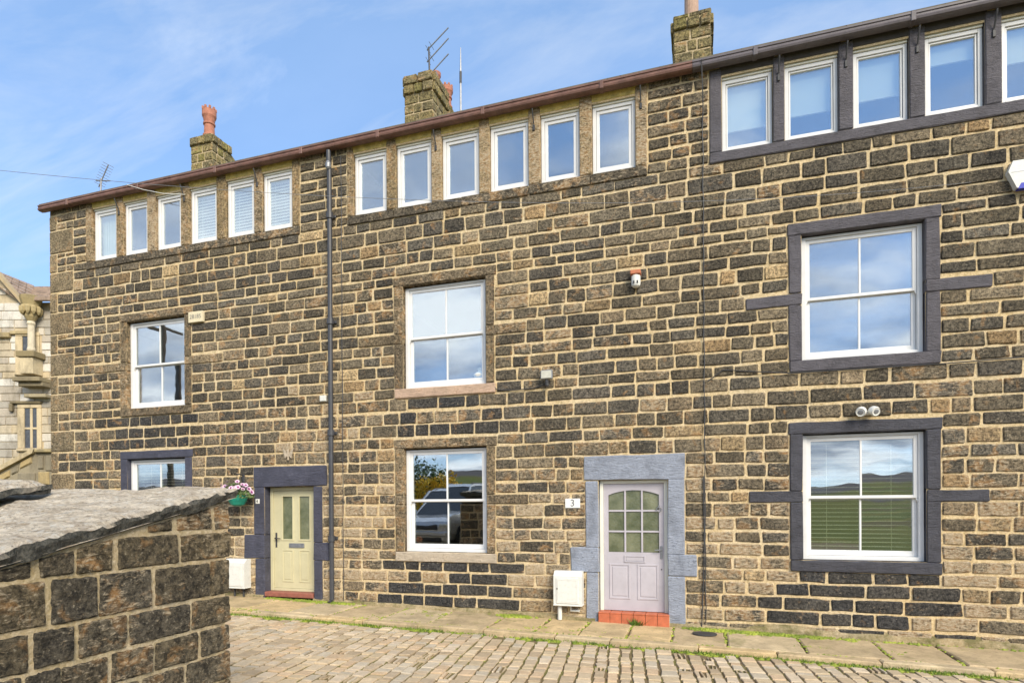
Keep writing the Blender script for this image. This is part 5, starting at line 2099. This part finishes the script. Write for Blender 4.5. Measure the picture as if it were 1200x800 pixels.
bush('gorse_bush', 'yellow gorse bush in flower, mirrored in lower middle window', -13.2, -8.9, 1.6, 1.75, 6500, ('leaf', 'gorse'), -1.9, .92)
bush('leafy_bush', 'dark green roadside bush, mirrored beside the yellow gorse', -15.9, -11.5, 2.6, 2.5, 7500, ('leaf',), -2.2)

# parked car, mirrored in the lower middle window
YT = gz(-9) + .38
YARD = MB().box(-22, -6.42, -7.9, 3.72, -2.3, YT - .01, .02).obj('raised_yard', 'earth', kind='structure')
rng = random.Random(63)
for xx in range(31):
    MB().box(-22 + xx * .5 + .01, -22 + (xx + 1) * .5 - .01, 3.50, 3.76, YT - .06, YT + rng.uniform(.01, .03), .015).obj('edging_stone', 'flag', YARD, tint=(*rng.choice(FLAG_T), 1))
CAR = empty('parked_car', (-7.7, 1.6, YT), 'silver four-wheel-drive car parked behind the outbuilding, mirrored in window', 'car')
CX, CY0 = -7.75, 3.35
cg = YT - .0


def carp(p):
    """x across, y from the nose (0) backwards, z above ground"""
    return Vector((CX + p.x, CY0 - p.y, cg + p.z))


secs = [(0.0, .74, .48, .84, .80), (.10, .88, .38, .98, .86), (.45, .95, .34, 1.08, .90), (1.05, .97, .34, 1.14, .92), (1.35, .97, .34, 1.17, .92), (3.2, .97, .34, 1.2, .92), (4.45, .95, .40, 1.18, .9), (4.62, .86, .5, 1.08, .8)]
V, F = [], []
for y, w, z0, z1, wt in secs:
    ring = [(-w * .93, z0), (-w, z0 + .16), (-w * 1.0, lerp(z0, z1, .62)), (-wt, z1 - .03), (-wt * .86, z1), (0, z1 + .025), (wt * .86, z1), (wt, z1 - .03), (w, lerp(z0, z1, .62)), (w, z0 + .16), (w * .93, z0), (0, z0 - .02)]
    V += [tuple(carp(Vector((x, y, z)))) for x, z in ring]
n = 12
for i in range(len(secs) - 1):
    for j in range(n):
        F.append((i * n + j, i * n + (j + 1) % n, (i + 1) * n + (j + 1) % n, (i + 1) * n + j))
F += [tuple(range(n))[::-1], tuple(range((len(secs) - 1) * n, len(secs) * n))]
BODY = mesh_obj('body', V, F, 'car_paint', CAR, smooth=False)
V, F = [], []
cab = [(1.32, .86, 1.15, .86, 1.17), (1.95, .84, 1.16, .72, 1.66), (2.3, .84, 1.17, .70, 1.74), (3.6, .84, 1.18, .70, 1.74), (4.15, .84, 1.18, .70, 1.66), (4.5, .84, 1.16, .82, 1.2)]
for y, w0, z0, w1, z1 in cab:
    V += [tuple(carp(Vector(q))) for q in ((-w0, y, z0), (-w1, y, z1), (0, y, z1 + .02), (w1, y, z1), (w0, y, z0))]
for i in range(len(cab) - 1):
    for j in range(4):
        F.append((i * 5 + j, i * 5 + j + 1, i * 5 + 6 + j, i * 5 + 5 + j))
mesh_obj('cabin_glass', V, F, 'car_glass', CAR)
MB().add([(-.70, 1.98, 1.69), (.70, 1.98, 1.69), (.72, 2.3, 1.775), (-.72, 2.3, 1.775), (-.72, 3.7, 1.78), (.72, 3.7, 1.78), (-.70, 4.2, 1.69), (.70, 4.2, 1.69), (-.74, 2.3, 1.70), (.74, 2.3, 1.70), (-.74, 3.7, 1.70), (.74, 3.7, 1.70)],
         [(0, 1, 2, 3), (3, 2, 5, 4), (4, 5, 7, 6), (0, 3, 8), (1, 9, 2), (3, 4, 10, 8), (2, 9, 11, 5)]).xf(carp).obj('roof', 'car_paint', CAR)
for s in (-1, 1):
    MB().tube([(s * .68, 2.2, 1.80), (s * .68, 3.9, 1.80)], .02, 6).xf(carp).obj('roof_rail', 'iron', CAR)
    MB().tube([(s * .86, 1.33, 1.16), (s * .725, 1.96, 1.68)], .035, 6).xf(carp).obj('windscreen_pillar', 'car_paint', CAR)
    MB().box(s * .70 - .16, s * .70 + .16, -.01, .16, .80, .92, .03).xf(carp).obj('headlight', 'lens', CAR)
    MB().box(s * 1.05 - .09, s * 1.05 + .09, 1.5, 1.62, 1.16, 1.32, .03).xf(carp).obj('door_mirror', 'car_paint', CAR)
    for wy_ in (.95, 3.75):
        m = MB().lathe(0, 0, [(.25, -.12), (.36, -.12), (.385, -.06), (.385, .06), (.36, .12), (.25, .12)], 24)
        m.xf(lambda p: Vector((s * .86 + p.z, wy_ + p.x, .385 + p.y)))
        w_ = m.xf(carp).obj('wheel', 'rubber', CAR)
        m = MB().lathe(0, 0, [(.05, .125 * s), (.25, .122 * s), (.25, .10 * s)], 12)
        m.xf(lambda p: Vector((s * .86 + p.z, wy_ + p.x, .385 + p.y)))
        m.xf(carp).obj('rim', 'alloy', w_)
MB().box(-.50, .50, -.03, .08, .76, .90, .02).xf(carp).obj('grille', 'iron', CAR)
MB().box(-.62, .62, -.02, .12, .42, .56, .03).xf(carp).obj('air_intake', 'iron', CAR)
MB().box(-.80, .80, -.05, .14, .57, .73, .04).xf(carp).obj('bumper', 'car_paint', CAR)

SC.render.engine = 'CYCLES'
SC.cycles.max_bounces = 6
SC.cycles.transparent_max_bounces = 12
